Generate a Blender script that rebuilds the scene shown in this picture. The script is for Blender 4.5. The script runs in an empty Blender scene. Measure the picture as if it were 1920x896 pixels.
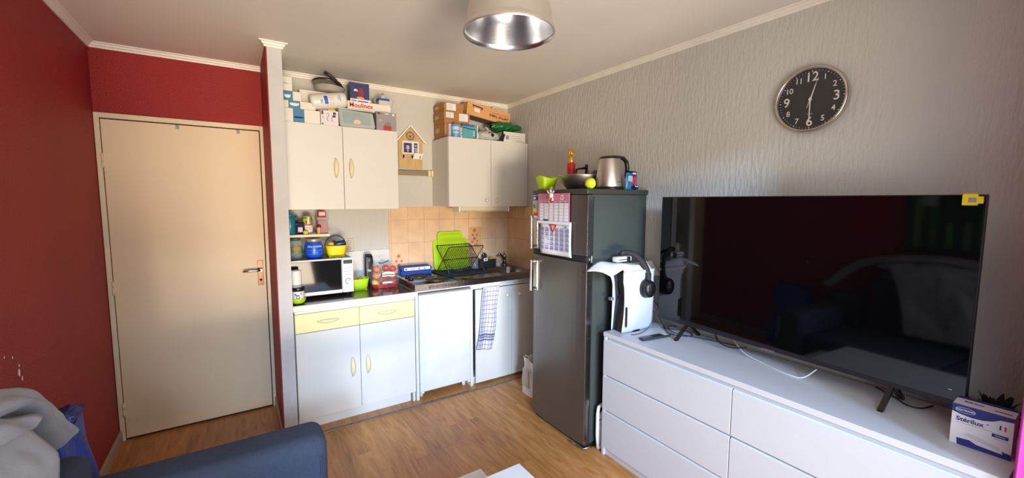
import bpy, bmesh, math, random
from mathutils import Vector, Matrix, Euler, noise
random.seed(7)
PI = math.pi
SC = bpy.context.scene
COL = SC.collection

# ---------------------------------------------------------------- camera
F_PX = 780.44
cam_d = bpy.data.cameras.new('camera'); cam = bpy.data.objects.new('camera', cam_d); COL.objects.link(cam)
cam_d.sensor_width = 36.0; cam_d.lens = F_PX * 36.0 / 1920.0; cam_d.clip_start = 0.02
YAW, PITCH, ROLL = 0.5842, -0.0910, 0.0034
fw = Vector((math.sin(YAW)*math.cos(PITCH), math.cos(YAW)*math.cos(PITCH), math.sin(PITCH)))
rt = Vector((math.cos(YAW), -math.sin(YAW), 0)); up = rt.cross(fw)
r2 = rt*math.cos(ROLL) + up*math.sin(ROLL); u2 = -rt*math.sin(ROLL) + up*math.cos(ROLL)
M = Matrix((r2, u2, -fw)).transposed().to_4x4(); M.translation = Vector((-2.3059, -3.5713, 1.5696))
cam.matrix_world = M
SC.camera = cam

# ---------------------------------------------------------------- exposure, world, daylight
SC.view_settings.view_transform = 'Standard'; SC.view_settings.look = 'None'
SC.view_settings.exposure = 0.0; SC.view_settings.gamma = 1.0
SC.view_settings.use_curve_mapping = False
SC.cycles.use_denoising = True
SC.cycles.max_bounces = 10; SC.cycles.diffuse_bounces = 6; SC.cycles.glossy_bounces = 5
SC.cycles.transmission_bounces = 8; SC.cycles.transparent_max_bounces = 12
SC.cycles.sample_clamp_indirect = 6.0
SC.cycles.caustics_reflective = False; SC.cycles.caustics_refractive = False

w = bpy.data.worlds.new('world'); SC.world = w; w.use_nodes = True
w.node_tree.nodes['Background'].inputs[0].default_value = (0.62, 0.80, 1.0, 1)
w.node_tree.nodes['Background'].inputs[1].default_value = 1.3
_t = w.node_tree.nodes.new('ShaderNodeTexCoord'); _s = w.node_tree.nodes.new('ShaderNodeSeparateXYZ'); _r = w.node_tree.nodes.new('ShaderNodeValToRGB')
_r.color_ramp.elements[0].position = 0.0; _r.color_ramp.elements[0].color = (0.10, 0.09, 0.08, 1)
_r.color_ramp.elements[1].position = 0.25; _r.color_ramp.elements[1].color = (0.62, 0.80, 1.0, 1)
_k = _r.color_ramp.elements.new(0.10); _k.color = (0.16, 0.15, 0.14, 1)
w.node_tree.links.new(_t.outputs['Generated'], _s.inputs[0]); w.node_tree.links.new(_s.outputs['Z'], _r.inputs[0]); w.node_tree.links.new(_r.outputs[0], w.node_tree.nodes['Background'].inputs[0])

def area(name, loc, target, sx, sy, power, col, spread=PI):
    l = bpy.data.lights.new(name, 'AREA'); l.shape = 'RECTANGLE'; l.size = sx; l.size_y = sy
    l.energy = power; l.color = col; l.spread = spread
    o = bpy.data.objects.new(name, l); COL.objects.link(o); o.location = loc
    d = Vector(target) - Vector(loc); o.rotation_euler = d.to_track_quat('-Z', 'Y').to_euler()
    return o
area('window_daylight', (-1.75, -3.80, 1.48), (-1.7, 0, 0.95), 2.1, 1.4, 28, (0.80, 0.90, 1.0))
area('sky_patch', (-6.0, -13.7, 4.9), (-1.5, -3.5, 1.15), 1.5, 1.5, 1900, (0.46, 0.68, 1.0))
area('sky_front', (-3.4, -13.7, 5.2), (-1.7, -3.5, 1.15), 2.2, 1.5, 900, (0.50, 0.70, 1.0))
area('sunlit_facade', (-3.2, -13.7, -0.7), (-1.7, -3.5, 1.2), 2.4, 1.6, 1080, (1.0, 0.82, 0.60))
area('warm_bounce_fill', (-2.20, -5.2, 0.20), (-1.7, -1.5, 2.5), 2.0, 1.2, 92, (1.0, 0.83, 0.62))  # added warm fill imitating ground bounce, placed so the microwave glass mirrors it

# ---------------------------------------------------------------- materials
def lin(c): return tuple(((x/255.0)/12.92 if x <= 10 else ((x/255.0+0.055)/1.055)**2.4) for x in c) + (1.0,)
MATS = {}
def pm(name, col, rough=0.5, metal=0.0, bump=None, var=None, spec=0.5, coat=0.0, alpha=1.0, trans=0.0, aniso=None):
    """procedural principled material. bump=(scale,strength,(sx,sy,sz)), var=(scale,amount,(sx,sy,sz))"""
    if name in MATS: return MATS[name]
    m = bpy.data.materials.new(name); m.use_nodes = True; nt = m.node_tree; b = nt.nodes['Principled BSDF']
    c = lin(col); b.inputs['Base Color'].default_value = c
    b.inputs['Roughness'].default_value = rough; b.inputs['Metallic'].default_value = metal
    b.inputs['Specular IOR Level'].default_value = spec; b.inputs['Coat Weight'].default_value = coat
    b.inputs['Coat Roughness'].default_value = 0.06
    b.inputs['Alpha'].default_value = alpha; b.inputs['Transmission Weight'].default_value = trans
    tc = nt.nodes.new('ShaderNodeTexCoord')
    def nz(scale, st, detail=4):
        mp = nt.nodes.new('ShaderNodeMapping'); mp.inputs['Scale'].default_value = st
        n = nt.nodes.new('ShaderNodeTexNoise'); n.inputs['Scale'].default_value = scale; n.inputs['Detail'].default_value = detail
        nt.links.new(tc.outputs['Object'], mp.inputs[0]); nt.links.new(mp.outputs[0], n.inputs['Vector']); return n
    if bump is None: bump = (60, 0.03, (1, 1, 1))
    n = nz(*[bump[0], bump[2]]); bp = nt.nodes.new('ShaderNodeBump'); bp.inputs['Strength'].default_value = bump[1]
    bp.inputs['Distance'].default_value = 0.01
    nt.links.new(n.outputs['Fac'], bp.inputs['Height']); nt.links.new(bp.outputs[0], b.inputs['Normal'])
    if var is None: var = (6, 0.06, (1, 1, 1))
    n2 = nz(var[0], var[2]); mr = nt.nodes.new('ShaderNodeMapRange')
    mr.inputs[1].default_value = 0.3; mr.inputs[2].default_value = 0.7
    mr.inputs[3].default_value = 1 - var[1]; mr.inputs[4].default_value = 1 + var[1]
    nt.links.new(n2.outputs['Fac'], mr.inputs[0])
    mx = nt.nodes.new('ShaderNodeVectorMath'); mx.operation = 'SCALE'
    mx.inputs[0].default_value = c[:3]; nt.links.new(mr.outputs[0], mx.inputs['Scale'])
    nt.links.new(mx.outputs[0], b.inputs['Base Color'])
    MATS[name] = m; return m

def glass(name, col=(255, 255, 255), alpha=0.25, rough=0.08):
    """thin clear plastic or glass: mostly see-through with a gloss"""
    return pm(name, col, rough, 0, alpha=alpha, spec=0.6)

def band_mat(name, base, bands, axis='Z', rough=0.4):
    """colour bands along a local axis: [(from, to, colour)] - printed sleeves and labels"""
    if name in MATS: return MATS[name]
    m = bpy.data.materials.new(name); m.use_nodes = True; nt = m.node_tree; b = nt.nodes['Principled BSDF']
    b.inputs['Roughness'].default_value = rough
    tc = nt.nodes.new('ShaderNodeTexCoord'); sp = nt.nodes.new('ShaderNodeSeparateXYZ'); nt.links.new(tc.outputs['Object'], sp.inputs[0])
    prev = None
    for a, z, c in bands:
        g = nt.nodes.new('ShaderNodeMath'); g.operation = 'GREATER_THAN'; g.inputs[1].default_value = a
        l = nt.nodes.new('ShaderNodeMath'); l.operation = 'LESS_THAN'; l.inputs[1].default_value = z
        nt.links.new(sp.outputs[axis], g.inputs[0]); nt.links.new(sp.outputs[axis], l.inputs[0])
        k = nt.nodes.new('ShaderNodeMath'); k.operation = 'MULTIPLY'; nt.links.new(g.outputs[0], k.inputs[0]); nt.links.new(l.outputs[0], k.inputs[1])
        mx = nt.nodes.new('ShaderNodeMixRGB'); nt.links.new(k.outputs[0], mx.inputs[0])
        if prev is None: mx.inputs[1].default_value = lin(base)
        else: nt.links.new(prev.outputs[0], mx.inputs[1])
        mx.inputs[2].default_value = lin(c); prev = mx
    nt.links.new(prev.outputs[0], b.inputs['Base Color'])
    MATS[name] = m; return m

def wood_floor():
    m = bpy.data.materials.new('wood_laminate'); m.use_nodes = True; nt = m.node_tree; b = nt.nodes['Principled BSDF']
    tc = nt.nodes.new('ShaderNodeTexCoord'); mp = nt.nodes.new('ShaderNodeMapping')
    mp.inputs['Rotation'].default_value = (0, 0, PI/2)
    nt.links.new(tc.outputs['Object'], mp.inputs[0])
    br = nt.nodes.new('ShaderNodeTexBrick'); br.inputs['Scale'].default_value = 1.0
    br.inputs['Brick Width'].default_value = 0.62; br.inputs['Row Height'].default_value = 0.098
    br.inputs['Mortar Size'].default_value = 0.0006; br.offset = 0.37; br.offset_frequency = 2
    br.inputs['Color1'].default_value = (0.0, 0, 0, 1); br.inputs['Color2'].default_value = (1, 1, 1, 1)
    br.inputs['Mortar'].default_value = (0.35, .35, .35, 1); br.inputs['Bias'].default_value = 0
    nt.links.new(mp.outputs[0], br.inputs['Vector'])
    m2 = nt.nodes.new('ShaderNodeMapping'); m2.inputs['Scale'].default_value = (7, 1.0, 1)
    nt.links.new(tc.outputs['Object'], m2.inputs[0])
    ad = nt.nodes.new('ShaderNodeVectorMath'); ad.operation = 'ADD'
    sc = nt.nodes.new('ShaderNodeVectorMath'); sc.operation = 'SCALE'; sc.inputs['Scale'].default_value = 9
    nt.links.new(br.outputs['Color'], sc.inputs[0]); nt.links.new(m2.outputs[0], ad.inputs[0]); nt.links.new(sc.outputs[0], ad.inputs[1])
    n = nt.nodes.new('ShaderNodeTexNoise'); n.inputs['Scale'].default_value = 2.6; n.inputs['Detail'].default_value = 6; n.inputs['Distortion'].default_value = 1.6
    nt.links.new(ad.outputs[0], n.inputs['Vector'])
    cr = nt.nodes.new('ShaderNodeValToRGB'); e = cr.color_ramp.elements
    e[0].position = 0.30; e[0].color = lin((158, 104, 54)); e[1].position = 0.72; e[1].color = lin((198, 144, 88))
    k = cr.color_ramp.elements.new(0.5); k.color = lin((182, 126, 70))
    nt.links.new(n.outputs['Fac'], cr.inputs[0])
    hs = nt.nodes.new('ShaderNodeMixRGB'); hs.blend_type = 'MULTIPLY'; hs.inputs[0].default_value = 1
    mr = nt.nodes.new('ShaderNodeMapRange'); mr.inputs[3].default_value = 0.85; mr.inputs[4].default_value = 1.08
    nt.links.new(br.outputs['Color'], mr.inputs[0]); nt.links.new(cr.outputs[0], hs.inputs[1]); nt.links.new(mr.outputs[0], hs.inputs[2])
    nt.links.new(hs.outputs[0], b.inputs['Base Color'])
    b.inputs['Roughness'].default_value = 0.33; b.inputs['Specular IOR Level'].default_value = 0.35
    bp = nt.nodes.new('ShaderNodeBump'); bp.inputs['Strength'].default_value = 0.04; nt.links.new(n.outputs['Fac'], bp.inputs['Height']); nt.links.new(bp.outputs[0], b.inputs['Normal'])
    return m

def tile_mat(name, ax):
    """beige 15 x 20 cm wall tiles; ax: object axis that runs along the wall"""
    m = bpy.data.materials.new(name); m.use_nodes = True; nt = m.node_tree; b = nt.nodes['Principled BSDF']
    tc = nt.nodes.new('ShaderNodeTexCoord'); sp = nt.nodes.new('ShaderNodeSeparateXYZ'); cb = nt.nodes.new('ShaderNodeCombineXYZ')
    nt.links.new(tc.outputs['Object'], sp.inputs[0])
    nt.links.new(sp.outputs[ax], cb.inputs[0]); nt.links.new(sp.outputs['Z'], cb.inputs[1])
    br = nt.nodes.new('ShaderNodeTexBrick'); br.offset = 0; br.inputs['Scale'].default_value = 1
    br.inputs['Brick Width'].default_value = 0.15; br.inputs['Row Height'].default_value = 0.2; br.inputs['Mortar Size'].default_value = 0.0018
    br.inputs['Mortar Smooth'].default_value = 0.3
    br.inputs['Color1'].default_value = lin((222, 184, 146)); br.inputs['Color2'].default_value = lin((228, 194, 156)); br.inputs['Mortar'].default_value = lin((186, 148, 112))
    nt.links.new(cb.outputs[0], br.inputs['Vector'])
    n = nt.nodes.new('ShaderNodeTexNoise'); n.inputs['Scale'].default_value = 9; n.inputs['Detail'].default_value = 5
    nt.links.new(tc.outputs['Object'], n.inputs['Vector'])
    mr = nt.nodes.new('ShaderNodeMapRange'); mr.inputs[1].default_value = .3; mr.inputs[2].default_value = .7; mr.inputs[3].default_value = .88; mr.inputs[4].default_value = 1.06
    nt.links.new(n.outputs['Fac'], mr.inputs[0])
    mx = nt.nodes.new('ShaderNodeMixRGB'); mx.blend_type = 'MULTIPLY'; mx.inputs[0].default_value = 1
    nt.links.new(br.outputs['Color'], mx.inputs[1]); nt.links.new(mr.outputs[0], mx.inputs[2]); nt.links.new(mx.outputs[0], b.inputs['Base Color'])
    b.inputs['Roughness'].default_value = 0.28
    bp = nt.nodes.new('ShaderNodeBump'); bp.invert = True; bp.inputs['Strength'].default_value = 0.25; bp.inputs['Distance'].default_value = .002
    nt.links.new(br.outputs['Fac'], bp.inputs['Height']); nt.links.new(bp.outputs[0], b.inputs['Normal'])
    return m

def check_mat():
    m = bpy.data.materials.new('checked_cotton'); m.use_nodes = True; nt = m.node_tree; b = nt.nodes['Principled BSDF']
    uv = nt.nodes.new('ShaderNodeUVMap'); sp = nt.nodes.new('ShaderNodeSeparateXYZ'); nt.links.new(uv.outputs[0], sp.inputs[0])
    outs = []
    def stripe(ax, per, wd):
        a = nt.nodes.new('ShaderNodeMath'); a.operation = 'FRACT'; s = nt.nodes.new('ShaderNodeMath'); s.operation = 'MULTIPLY'; s.inputs[1].default_value = per
        nt.links.new(sp.outputs[ax], s.inputs[0]); nt.links.new(s.outputs[0], a.inputs[0])
        l = nt.nodes.new('ShaderNodeMath'); l.operation = 'LESS_THAN'; l.inputs[1].default_value = wd; nt.links.new(a.outputs[0], l.inputs[0]); return l
    def bandn(ax, lo, hi):
        g = nt.nodes.new('ShaderNodeMath'); g.operation = 'GREATER_THAN'; g.inputs[1].default_value = lo; nt.links.new(sp.outputs[ax], g.inputs[0])
        l = nt.nodes.new('ShaderNodeMath'); l.operation = 'LESS_THAN'; l.inputs[1].default_value = hi; nt.links.new(sp.outputs[ax], l.inputs[0])
        k = nt.nodes.new('ShaderNodeMath'); k.operation = 'MULTIPLY'; nt.links.new(g.outputs[0], k.inputs[0]); nt.links.new(l.outputs[0], k.inputs[1]); return k
    cur = None
    for nd, col in ((stripe(0, 6, .12), (116, 114, 146)), (stripe(1, 14, .12), (116, 114, 146)),
                    (bandn(1, .14, .165), (92, 92, 128)), (bandn(1, .185, .205), (92, 92, 128)), (bandn(1, .225, .25), (92, 92, 128)),
                    (bandn(0, .06, .09), (92, 92, 128)), (bandn(0, .12, .14), (92, 92, 128))):
        mx = nt.nodes.new('ShaderNodeMixRGB'); nt.links.new(nd.outputs[0], mx.inputs[0])
        if cur is None: mx.inputs[1].default_value = lin((206, 202, 210))
        else: nt.links.new(cur.outputs[0], mx.inputs[1])
        mx.inputs[2].default_value = lin(col); cur = mx
    nt.links.new(cur.outputs[0], b.inputs['Base Color']); b.inputs['Roughness'].default_value = .9
    return m

# ---------------------------------------------------------------- mesh builder
def TM(o, x, y):
    """matrix: local x -> x, local y -> y, origin o"""
    x = Vector(x).normalized(); y = Vector(y).normalized(); z = x.cross(y)
    m = Matrix((x, y, z)).transposed().to_4x4(); m.translation = Vector(o); return m
FRONT = lambda x, y, z: TM((x, y, z), (1, 0, 0), (0, 0, 1))        # faces -y
LEFTW = lambda x, y, z: TM((x, y, z), (0, -1, 0), (0, 0, 1))       # faces -x

class B:
    def __init__(s): s.bm = bmesh.new(); s.mats = []
    def mi(s, m):
        if m not in s.mats: s.mats.append(m)
        return s.mats.index(m)
    def add(s, bm, m, M=None, smooth=False):
        i = s.mi(m)
        if M is not None: bm.transform(M)
        for f in bm.faces: f.material_index = i; f.smooth = smooth
        me = bpy.data.meshes.new('t'); bm.to_mesh(me); bm.free(); s.bm.from_mesh(me); bpy.data.meshes.remove(me); return s
    def box(s, x0, x1, y0, y1, z0, z1, m, bev=0.0, seg=2, M=None):
        b = bmesh.new(); bmesh.ops.create_cube(b, size=1)
        b.transform(Matrix.Translation(((x0+x1)/2, (y0+y1)/2, (z0+z1)/2)) @ Matrix.Diagonal((abs(x1-x0), abs(y1-y0), abs(z1-z0), 1)))
        if bev: bmesh.ops.bevel(b, geom=b.edges[:], offset=min(bev, .49*min(abs(x1-x0), abs(y1-y0), abs(z1-z0))), segments=seg, affect='EDGES', profile=.5)
        return s.add(b, m, M, smooth=bool(bev) and seg > 2)
    def prism(s, pts, h, m, M=None, bev=0):
        """polygon in local xy extruded from 0 to h along local z"""
        b = bmesh.new(); vs = [b.verts.new((p[0], p[1], 0)) for p in pts]; f = b.faces.new(vs)
        r = bmesh.ops.extrude_face_region(b, geom=[f]); bmesh.ops.translate(b, vec=(0, 0, h), verts=[v for v in r['geom'] if isinstance(v, bmesh.types.BMVert)])
        bmesh.ops.recalc_face_normals(b, faces=b.faces[:])
        if bev: bmesh.ops.bevel(b, geom=b.edges[:], offset=bev, segments=2, affect='EDGES')
        return s.add(b, m, M)
    def lathe(s, prof, m, c=(0, 0, 0), seg=32, M=None, closed=False, smooth=True, sx=1, sy=1):
        b = bmesh.new(); rings = []
        for r, z in prof:
            if r < 1e-6: rings.append([b.verts.new((0, 0, z))])
            else: rings.append([b.verts.new((r*sx*math.cos(2*PI*k/seg), r*sy*math.sin(2*PI*k/seg), z)) for k in range(seg)])
        for a, d in zip(rings, rings[1:]):
            for k in range(seg):
                k2 = (k+1) % seg
                q = [a[k % len(a)], a[k2 % len(a)], d[k2 % len(d)], d[k % len(d)]]
                q2 = []
                for v in q:
                    if v not in q2: q2.append(v)
                if len(q2) > 2: b.faces.new(q2)
        bmesh.ops.recalc_face_normals(b, faces=b.faces[:])
        T = Matrix.Translation(c)
        return s.add(b, m, (M @ T) if M is not None else T, smooth)
    def cyl(s, c, r, h, m, axis='z', r2=None, seg=32, bev=0.0, M=None):
        r2 = r if r2 is None else r2
        pr = [(0, 0), (r-bev, 0), (r, bev), (r2, h-bev), (r2-bev, h), (0, h)] if bev else [(0, 0), (r, 0), (r2, h), (0, h)]
        R = {'z': Matrix(), 'x': Matrix.Rotation(PI/2, 4, 'Y'), 'y': Matrix.Rotation(PI/2, 4, 'X')}[axis]
        T = Matrix.Translation(c) @ R
        b = B(); b.lathe(pr, m, seg=seg, smooth=False)
        for f in b.bm.faces:
            f.smooth = abs(f.normal.z) < .9 and not (len(f.verts) == 3 and abs(f.normal.z) > .7)
        nb = b.bm; i = s.mi(m)
        nb.transform((M @ T) if M is not None else T)
        for f in nb.faces: f.material_index = i
        me = bpy.data.meshes.new('t'); nb.to_mesh(me); nb.free(); s.bm.from_mesh(me); bpy.data.meshes.remove(me); return s
    def tube(s, pts, r, m, seg=8, closed=False, cap=True, rr=None, flat=1.0):
        P = [Vector(p) for p in pts]; n = len(P); b = bmesh.new(); rings = []; up = None
        for i, p in enumerate(P):
            if closed: t = P[(i+1) % n] - P[i-1]
            else: t = P[min(i+1, n-1)] - P[max(i-1, 0)]
            t.normalize()
            if up is None: up = Vector((0, 0, 1)) if abs(t.z) < .9 else Vector((1, 0, 0))
            u = (up - t*up.dot(t)).normalized(); v = t.cross(u); up = u
            R = rr[i] if rr else r
            rings.append([b.verts.new(p + u*R*math.cos(2*PI*k/seg) + v*R*flat*math.sin(2*PI*k/seg)) for k in range(seg)])
        for i in range(n if closed else n-1):
            a, d = rings[i], rings[(i+1) % n]
            for k in range(seg): b.faces.new((a[k], a[(k+1) % seg], d[(k+1) % seg], d[k]))
        if cap and not closed: b.faces.new(rings[0][::-1]); b.faces.new(rings[-1])
        bmesh.ops.recalc_face_normals(b, faces=b.faces[:])
        return s.add(b, m, None, True)
    def ball(s, c, r, m, sc=(1, 1, 1), seg=20, M=None):
        b = bmesh.new(); bmesh.ops.create_uvsphere(b, u_segments=seg, v_segments=seg//2+2, radius=r)
        T = Matrix.Translation(c) @ Matrix.Diagonal((sc[0], sc[1], sc[2], 1))
        return s.add(b, m, (M @ T) if M is not None else T, True)
    def grid(s, fn, nu, nv, m, uv=False, smooth=True):
        b = bmesh.new(); V = [[b.verts.new(fn(i/nu, j/nv)) for j in range(nv+1)] for i in range(nu+1)]
        for i in range(nu):
            for j in range(nv): b.faces.new((V[i][j], V[i+1][j], V[i+1][j+1], V[i][j+1]))
        if uv:
            L = b.loops.layers.uv.new('UVMap')
            for i, f in enumerate(b.faces):
                a, c = divmod(i, nv)
                for lp, (du, dv) in zip(f.loops, ((0, 0), (1, 0), (1, 1), (0, 1))): lp[L].uv = ((a+du)/nu, (c+dv)/nv)
        return s.add(b, m, None, smooth)
    def text(s, txt, size, m, M, align='CENTER', depth=0.0004, sx=1.0, bold=0.0):
        cu = bpy.data.curves.new('t', 'FONT'); cu.body = txt; cu.size = size; cu.align_x = align; cu.align_y = 'CENTER'
        cu.extrude = depth; cu.offset = bold; cu.resolution_u = 3
        o = bpy.data.objects.new('t', cu); COL.objects.link(o); dg = bpy.context.evaluated_depsgraph_get()
        me = bpy.data.meshes.new_from_object(o.evaluated_get(dg)); bpy.data.objects.remove(o); bpy.data.curves.remove(cu)
        b = bmesh.new(); b.from_mesh(me); bpy.data.meshes.remove(me)
        return s.add(b, m, M @ Matrix.Diagonal((sx, 1, 1, 1)))
    def rect(s, x0, x1, y0, y1, m, M, h=0.0006):
        """thin printed patch in the local xy plane of M"""
        return s.box(x0, x1, y0, y1, 0, h, m, M=M)
    def done(s, name, parent=None, loc=None, solid=0, sub=0):
        me = bpy.data.meshes.new(name); 
        off = Vector(loc) if loc is not None else Vector((0, 0, 0))
        if parent is not None and 'wl' in LOCS.get(parent.name, {}): off = LOCS[parent.name]['wl']
        s.bm.transform(Matrix.Translation(-off)); s.bm.to_mesh(me); s.bm.free()
        for m in s.mats: me.materials.append(m)
        o = bpy.data.objects.new(name, me); COL.objects.link(o)
        if parent is not None: o.parent = parent; LOCS[o.name] = LOCS.get(parent.name, {})
        elif loc is not None: o.location = off
        if solid: q = o.modifiers.new('solid', 'SOLIDIFY'); q.thickness = solid; q.offset = 0
        if sub: q = o.modifiers.new('sub', 'SUBSURF'); q.levels = sub; q.render_levels = sub
        return o
LOCS = {}
def thing(name, label, cat, loc=(0, 0, 0), rz=0, group=None, local=False):
    """Empty at the base of a thing; parts are given in world coordinates unless local"""
    o = bpy.data.objects.new(name, None); COL.objects.link(o); o.empty_display_size = .05
    o.location = loc; o.rotation_euler = (0, 0, rz); o['label'] = label; o['category'] = cat
    if group: o['group'] = group
    LOCS[o.name] = {} if local else {'wl': Vector(loc)}
    return o
def tag(o, label, cat, group=None):
    o['label'] = label; o['category'] = cat
    if group: o['group'] = group
    return o
def struct(o): o['kind'] = 'structure'; return o

# palette
white = pm('white_laminate', (216, 213, 206), .42, bump=(200, .01, (1, 1, 1)), var=(3, .015, (1, 1, 1)))
whitew = pm('white_trim', (238, 232, 220), .5)
cream = pm('cream_drawer', (238, 222, 160), .42, var=(3, .02, (1, 1, 1)))
creamh = pm('cream_handle', (226, 212, 168), .35)
greyp = pm('grey_wall_paper', (200, 197, 188), .85, bump=(60, .6, (1, 1, .25)), var=(2, .03, (1, 1, 1)))
greyc = pm('grey_column_paint', (196, 194, 192), .8, bump=(90, .2, (1, 1, .4)))
redp = pm('red_wall_paint', (154, 32, 32), .62, bump=(130, .55, (1, 1, 1)), var=(1.6, .09, (1, 1, 1)))
ceilm = pm('ceiling_paint', (226, 220, 210), .8, bump=(5, .05, (1, 1, 1)), var=(1.2, .04, (1, 1, 1)))
doorm = pm('door_paint', (230, 208, 172), .45, bump=(30, .02, (1, 1, 1)), var=(1.4, .05, (1.6, 1.6, .35)))
framem = pm('door_frame_paint', (230, 212, 180), .5)
black = pm('black_plastic', (18, 18, 20), .35)
blackm = pm('matt_black', (24, 24, 26), .7)
chrome = pm('chrome', (164, 162, 160), .22, 1.0)
steel = pm('brushed_steel', (206, 200, 192), .38, 1.0, bump=(60, .05, (1, 1, 30)))
dsteel = pm('dark_hotplate_iron', (70, 60, 54), .45, .6)
fridgem = pm('fridge_silver_door', (112, 106, 100), .30, .75, bump=(200, .03, (1, 1, .05)), var=(3, .03, (1, 1, 1)))
fridges = pm('fridge_grey_side', (64, 71, 68), .45, .15, bump=(160, .12, (1, 1, 1)))
lime = pm('lime_plastic', (176, 212, 22), .38)
card = pm('brown_cardboard', (172, 122, 72), .8, var=(12, .05, (1, 1, 1)))
cardd = pm('dark_cardboard', (120, 84, 52), .85)
paper = pm('white_paper', (230, 228, 226), .75)
blue = pm('blue_plastic', (24, 84, 196), .35)
navy = pm('navy_print', (38, 46, 128), .45)
redpl = pm('red_plastic', (200, 30, 28), .35)
yellow = pm('yellow_plastic', (240, 214, 12), .4)
ink = pm('dark_ink', (40, 36, 40), .6)
sofam = pm('blue_grey_weave', (52, 61, 80), .95, bump=(420, .5, (1, 1, 1)), var=(60, .10, (1, 1, 1)))
blankm = pm('grey_blanket_cotton', (160, 160, 166), .95, bump=(300, .25, (1, 1, 1)), var=(5, .05, (1, 1, 1)))
XL, YR, ZC = -3.0065, -3.70, 2.515
# ================================================================ THE ROOM
b = B(); b.box(XL-.1, .1, -5.2, .1, -.1, 0, wood_floor()); struct(b.done('floor'))
b = B(); b.box(XL-.1, .1, YR, .1, ZC, ZC+.1, ceilm); struct(b.done('ceiling'))
b = B(); b.box(XL-.1, XL, YR, .1, 0, ZC, redp); struct(b.done('wall_left'))
b = B(); b.box(0, .1, YR, .1, 0, ZC, greyp); struct(b.done('wall_right'))
wb = B(); wb.box(-2.04, 0, 0, .1, 0, ZC, greyp); WB = struct(wb.done('wall_back'))
b = B(); b.box(XL, -2.10, 0, .1, 0, ZC, redp); struct(b.done('wall_corridor'))
# window wall behind the camera with an open glazed-door bay
b = B(); b.box(XL, -2.90, YR-.12, YR, 0, ZC, greyp); b.box(-.60, 0, YR-.12, YR, 0, ZC, greyp); b.box(-2.90, -.60, YR-.12, YR, 2.22, ZC, greyp)
struct(b.done('wall_rear'))
b = B(); b.box(-2.90, -2.85, YR-.1, YR-.02, 0, 2.22, whitew, .004); b.box(-.65, -.60, YR-.1, YR-.02, 0, 2.22, whitew, .004); b.box(-2.85, -.65, YR-.1, YR-.02, 2.17, 2.22, whitew, .004)
b.box(-2.85, -.65, YR-.1, YR-.02, 0.0, .03, whitew, .004)
struct(b.done('window_1'))
# partition: red on the corridor side, grey on its end and kitchen side
PX0, PX1, PY = -2.116, -2.032, -.606
b = B(); b.box(PX0+.006, PX1, PY, 0, 0, ZC, greyc); b.box(PX0, PX0+.006, PY+.002, 0, 0, ZC, redp); struct(b.done('wall_partition'))
# crown moulding with a stepped profile
def crown(b, p0, p1, n, ex=(0, 0)):
    """moulding from p0 to p1 (xy) on a wall whose inward normal is n"""
    p0 = Vector((*p0, 0)); p1 = Vector((*p1, 0)); n = Vector((*n, 0)); d = (p1-p0).normalized()
    prof = [(0, -.032), (.008, -.032), (.010, -.022), (.018, -.018), (.021, -.008), (.032, -.006), (.034, 0), (0, 0)]
    bm = bmesh.new(); rows = []
    for P, e in ((p0, ex[0]), (p1, ex[1])):
        sgn = -1 if P is p0 else 1
        rows.append([bm.verts.new(P + n*a + d*(sgn*e*a) + Vector((0, 0, ZC+z))) for a, z in prof])
    k = len(prof)
    for i in range(k): bm.faces.new((rows[0][i], rows[0][(i+1) % k], rows[1][(i+1) % k], rows[1][i]))
    bm.faces.new(rows[0]); bm.faces.new(rows[1]); bmesh.ops.recalc_face_normals(bm, faces=bm.faces[:])
    b.add(bm, whitew)
b = B(); crown(b, (PX1, 0), (0, 0), (0, -1)); struct(b.done('trim_1'))
b = B(); crown(b, (0, 0), (0, YR), (-1, 0)); struct(b.done('trim_2'))
b = B(); crown(b, (XL, 0), (PX0, 0), (0, -1)); struct(b.done('trim_3'))
b = B(); crown(b, (XL, YR), (XL, 0), (1, 0)); struct(b.done('trim_4'))
b = B(); crown(b, (PX0, PY), (PX1, PY), (0, -1), (1, 1)); crown(b, (PX1, PY), (PX1, 0), (1, 0), (1, 0)); struct(b.done('trim_5'))
bbm = pm('baseboard_paint', (176, 160, 140), .5, var=(8, .08, (1, 1, 1)))
b = B(); b.box(XL, XL+.014, YR, -.022, 0, .075, bbm, .003); struct(b.done('baseboard_left'))
b = B(); b.box(PX0-.012, PX0, PY+.01, -.022, 0, .075, bbm, .003); struct(b.done('baseboard_partition'))
b = B(); b.box(-2.03, -.22, -.630, -.600, 0, .004, pm('worn_metal_strip', (128, 122, 118), .4, .7, var=(30, .15, (1, 1, 1))), .0015)
for k in range(9): b.cyl((-1.9+k*.2, -.615, .0035), .005, .0018, dsteel, seg=10)
struct(b.done('trim_6'))
b = B()   # scuffs and chips in the red paint
for y, z, r in ((-1.32, .93, .010), (-1.30, .90, .006), (-1.315, .955, .004), (-1.36, 1.0, .004), (-.92, .54, .003), (-.90, .55, .003), (-1.42, 1.02, .003)):
    b.prism([(r*math.cos(t)*(.6+.5*random.random()), 1.5*r*math.sin(t)) for t in [k*PI/4 for k in range(8)]], .0006, paper, TM((XL+.0002, y, z), (0, 1, 0), (0, 0, 1)))
struct(b.done('trim_7'))
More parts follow.
